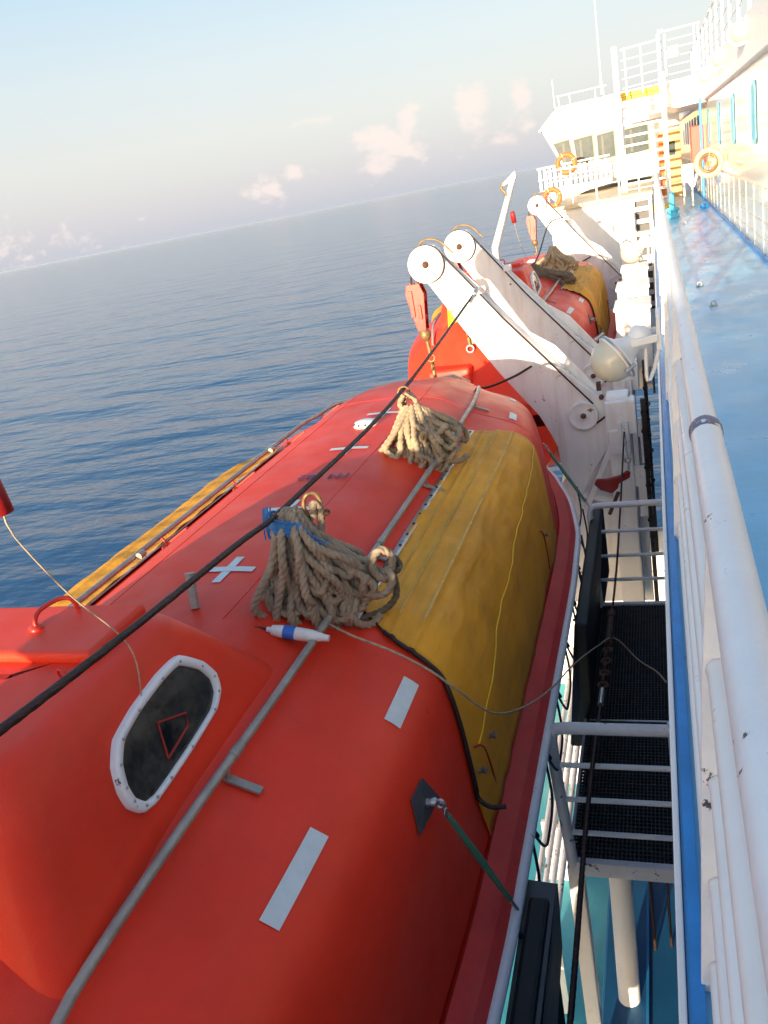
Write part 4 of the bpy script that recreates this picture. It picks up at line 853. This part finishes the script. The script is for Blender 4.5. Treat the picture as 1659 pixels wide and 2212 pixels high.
# stairs with landing rails
t=thing('stairway','steep white stairway with yellow edged top and bottom steps','stairs',(-.1,25,-1.7))
x0,x1=-.66,.36
mb=MB(); mb.box((x0-.08,25,.35),(.14,.16,4.3)); mb.build('outer_post',WHITE,t,bevel=.02)
mb=MB(); mb.box((x1+.04,24.6,-.05),(.09,.09,3.4)); mb.tube([(x1-.02,25,1.1),(x1-.02,25,2.55),(x1+.1,25.0,2.62)],.045,8); mb.build('inner_post',WHITE,t,bevel=.01)
for k in range(13):
    z=-1.55+k*.235; mb=MB(); mb.box(((x0+x1)/2,24.3+k*.13,z),(x1-x0,.28,.05)); s_=mb.build('tread',WHITE,t)
    if k in (0,12): 
        mb=MB(); mb.box(((x0+x1)/2,24.3+k*.13-.15,z+.01),(x1-x0,.03,.12)); mb.build('yellow_nosing',YPAINT,s_)
mb=MB(); 
for x in (x0,x1): mb.bar((x,24.2,-1.7),(x,25.95,1.4),.04,.2)
mb.build('stringers',WHITE,t)
mb=MB(); mb.box((-.15,25.9,1.38),(1.1,.5,.10)); ld=mb.build('landing',WHITE,t)
mb=MB(); mb.box((-.15,25.63,1.38),(1.05,.03,.10)); mb.build('yellow_nosing',YPAINT,ld)
mb=MB()
for z in (-.30,-.62,-.94,-1.26): mb.tube([(-.78,23.4,z),(.12,23.4,z)],.02 if z>-.4 else .014,6)
mb.tube([(.13,23.4,-1.7),(.13,23.4,-.25)],.035,8); mb.tube([(-.33,23.4,-1.7),(-.33,23.4,-.3)],.02,8); mb.build('foot_guard',WHITE,t)
t=thing('upper_landing_railing','white open pipe railing around the landing above the stairs','railing',(.3,25.5,1.3))
mb=MB()
for k,z in enumerate((2.45,2.2,1.98,1.76,1.54)): mb.tube([(-.6,25.2,z-.04),(.36,25.2,z)],.022 if k==0 else .012,6)
for k,z in enumerate((2.62,2.4,2.2,2.0,1.8,1.6)): mb.tube([(.36,25.4,z),(1.35,25.4,z+.02)],.022 if k==0 else .012,6)
mb.build('rails',WHITE,t)
for x,zt in ((-.5,2.45),(-.1,2.45),(.36,2.66),(.5,2.6),(1.2,2.6),(1.3,2.6)):
    mb=MB(); mb.tube([(x,25.2,1.3),(x,25.2,zt)],.022 ,6); mb.build('post',WHITE,t)
mb=MB(); mb.box((.68,25.15,2.1),(.24,.03,.26)); mb.build('notice_plate',BEIGE,t)
t=thing('cross_gallery','white gallery deck bridging from the stairs to the cabin wall','gallery',(.8,26,1.1))
mb=MB(); mb.prism([(.38,25.3,1.42),(1.5,25.3,1.5),(1.5,25.3,.78),(1.15,25.3,.80),(.75,25.3,.78),(.38,25.3,.88)],(0,4,0)); mb.build('fascia',WHITE,t,fix=True)
mb=MB(); mb.box((.5,29.6,1.1),(2.2,.1,.7)); mb.build('back_panel',WHITE,t)
# far end of the side deck
t=thing('end_bulkhead','warm tan end bulkhead with a door closing the side deck','bulkhead',(.9,46,-1))
mb=MB(); mb.box((.85,50,-.3),(2.0,.1,3.0)); mb.build('plating',DOOR,t)
mb=MB(); mb.box((.6,49.9,-.6),(.8,.06,2.0)); mb.build('door',BEIGE,t,bevel=.02)
t=thing('tan_side_door','tan cabin door in the end wall behind the stairs','door',(.55,29.5,-1.7))
mb=MB(); mb.box((.58,29.7,-.65),(.62,.08,2.0)); d_=mb.build('door_leaf',DOOR,t,bevel=.02)
mb=MB(); mb.box((.62,29.65,-.2),(.2,.03,.4)); mb.build('window',PANE,d_)
mb=MB(); mb.box((.30,29.64,-.7),(.12,.05,1.9)); mb.build('frame',DARKRED if False else ORNG,t)
t=thing('hose_cabinet','flat red fire hose cabinet on the cabin wall','cabinet',(1.28,27.2,-.6))
mb=MB(); mb.box((1.25,27.2,-.22),(.34,.5,1.0)); c_=mb.build('body',mat('bright_red_paint',(.85,.05,.03),.4),t,bevel=.02)
mb=MB(); mb.box((1.25,26.94,-.22),(.26,.02,.88)); mb.build('door',MATS['bright_red_paint'],c_)
t=thing('hose_reel','round beige hose reel bracketed off the cabin wall','hose reel',(1.15,20,-.55))
mb=MB(); mb.torus((1.13,20,-.56),(.35,1,.1),.25,.055,32,10); mb.build('coiled_hose',BEIGE,t)
mb=MB(); mb.torus((1.13,20.06,-.56),(.35,1,.1),.17,.03,28,8); mb.lathe((1.13,19.96,-.56),(.35,1,.1),[(0,.05),(.2,.05)],14); mb.build('drum',BRASS,t)
mb=MB(); mb.bar((1.13,20,-.56),(1.5,20.1,-.50),.10,.14); mb.tube(smooth([(1.13,20,-.5),(1.2,19.9,-.25),(1.38,19.9,-.3),(1.4,19.9,-.75)],.05),.012,6); mb.build('bracket',BEIGE,t)
t=thing('blue_downpipe','thin blue vertical pipe with blue foot standing on the deck','pipe',(1.2,24,-1.75))
mb=MB(); mb.box((1.22,24.2,-.35),(.07,.12,2.4)); mb.build('pipe',STRIP,t,bevel=.02)
mb=MB(); mb.lathe((1.22,24.2,-1.75),(0,0,1),[(0,.11),(.08,.11),(.12,.09)],12); mb.build('foot',STRIP,t)
t=thing('blue_bollard','small blue ribbed foot at the base of the stair post','bollard',(.42,22.9,-1.75))
mb=MB(); mb.lathe((.42,22.9,-1.745),(0,0,1),[(0,.16),(.06,.16),(.08,.13),(.14,.13),(.16,.16),(.22,.16),(.24,.08),(.6,.05)],14); mb.build('base',CYAN,t)
t=thing('white_valve_box','white valve box on legs beside the walkway','valve box',(.85,24,-1.7))
mb=MB(); mb.box((.88,25,-.85),(.3,.3,.45)); mb.build('box',WHITE,t,bevel=.02)
mb=MB()
for x in (.78,.98): mb.tube([(x,25,-1.7),(x,25,-1.0)],.03,8)
mb.tube(smooth([(.85,24.9,-1.0),(1.0,24.8,-1.2),(1.1,24.8,-.9)],.05),.03,8); mb.build('legs',WHITE,t)
for (x,y,lab) in ((.55,9.9,'small steel deck eye on the painted deck, nearer one'),(.48,11.4,'small steel deck eye on the painted deck, farther one'),(.62,20.5,'tiny dark deck fitting on the glossy far deck')):
    t=thing('deck_eye',lab,'deck fitting',(x,y,-1.75)); mb=MB(); mb.lathe((x,y,-1.749),(0,0,1),[(0,.05),(.01,.045),(.012,.02)],12); mb.build('plate',STEEL,t); mb=MB(); mb.torus((x,y,-1.72),(0,1,0),.025,.008,12,6); mb.build('eye',STEEL,t)
# liferaft crane post far forward outboard
t=thing('crane_post','slim white tapering post with hooked top standing against the sea','post',(-3.8,21.5,-2))
mb=MB(); mb.tube([(-3.85,21.5,-2.6),(-3.8,21.5,-1.65),(-3.13,21.5,-.05)],[.10,.10,.07],4); mb.build('post',WHITE,t)
mb=MB(); mb.prism([(-3.10,21.45,0.02),(-3.10,21.45,-.14),(-3.42,21.45,-.26),(-3.44,21.45,-.22)],(0,.1,0)); mb.build('head_plate',WHITE,t,fix=True)
mb=MB(); mb.tube(smooth([(-3.43,21.45,-.2),(-3.47,21.45,-.3),(-3.4,21.45,-.4),(-3.36,21.45,-.5)],.04),.03,8); mb.build('hook',BRASS,t)
# unseen block added behind the camera, sized to shade the near deck and railing
t=thing('aft_shade_block','unseen white block added behind the viewer to shade the near deck','deckhouse',(.6,-6,-1.7))
mb=MB(); mb.box((.55,-5.5,-.55),(2.5,1.4,2.35)); mb.box((-1.5,-5.5,-1.2),(1.8,1.4,3.6)); mb.build('walls',WHITE,t,bevel=.02)
mb=MB(); mb.box((.4,-4.78,-.7),(.8,.04,1.9)); mb.build('door',SIDEBLUE,t,bevel=.01)

# ---------------------------------------------------------------- sea haze
hm=bpy.data.materials.new('haze_air'); hm.use_nodes=True; nt=hm.node_tree; nt.nodes.clear()
ho=nt.nodes.new('ShaderNodeOutputMaterial'); pv=nt.nodes.new('ShaderNodeVolumePrincipled'); pv.inputs['Color'].default_value=(.80,.90,1,1); pv.inputs['Density'].default_value=2.2e-5; pv.inputs['Anisotropy'].default_value=.2
nt.links.new(pv.outputs[0],ho.inputs['Volume'])
mb=MB(); mb.box((0,18000,-5),(80400,54400,24)); struct(mb.build('haze',hm),'stuff')
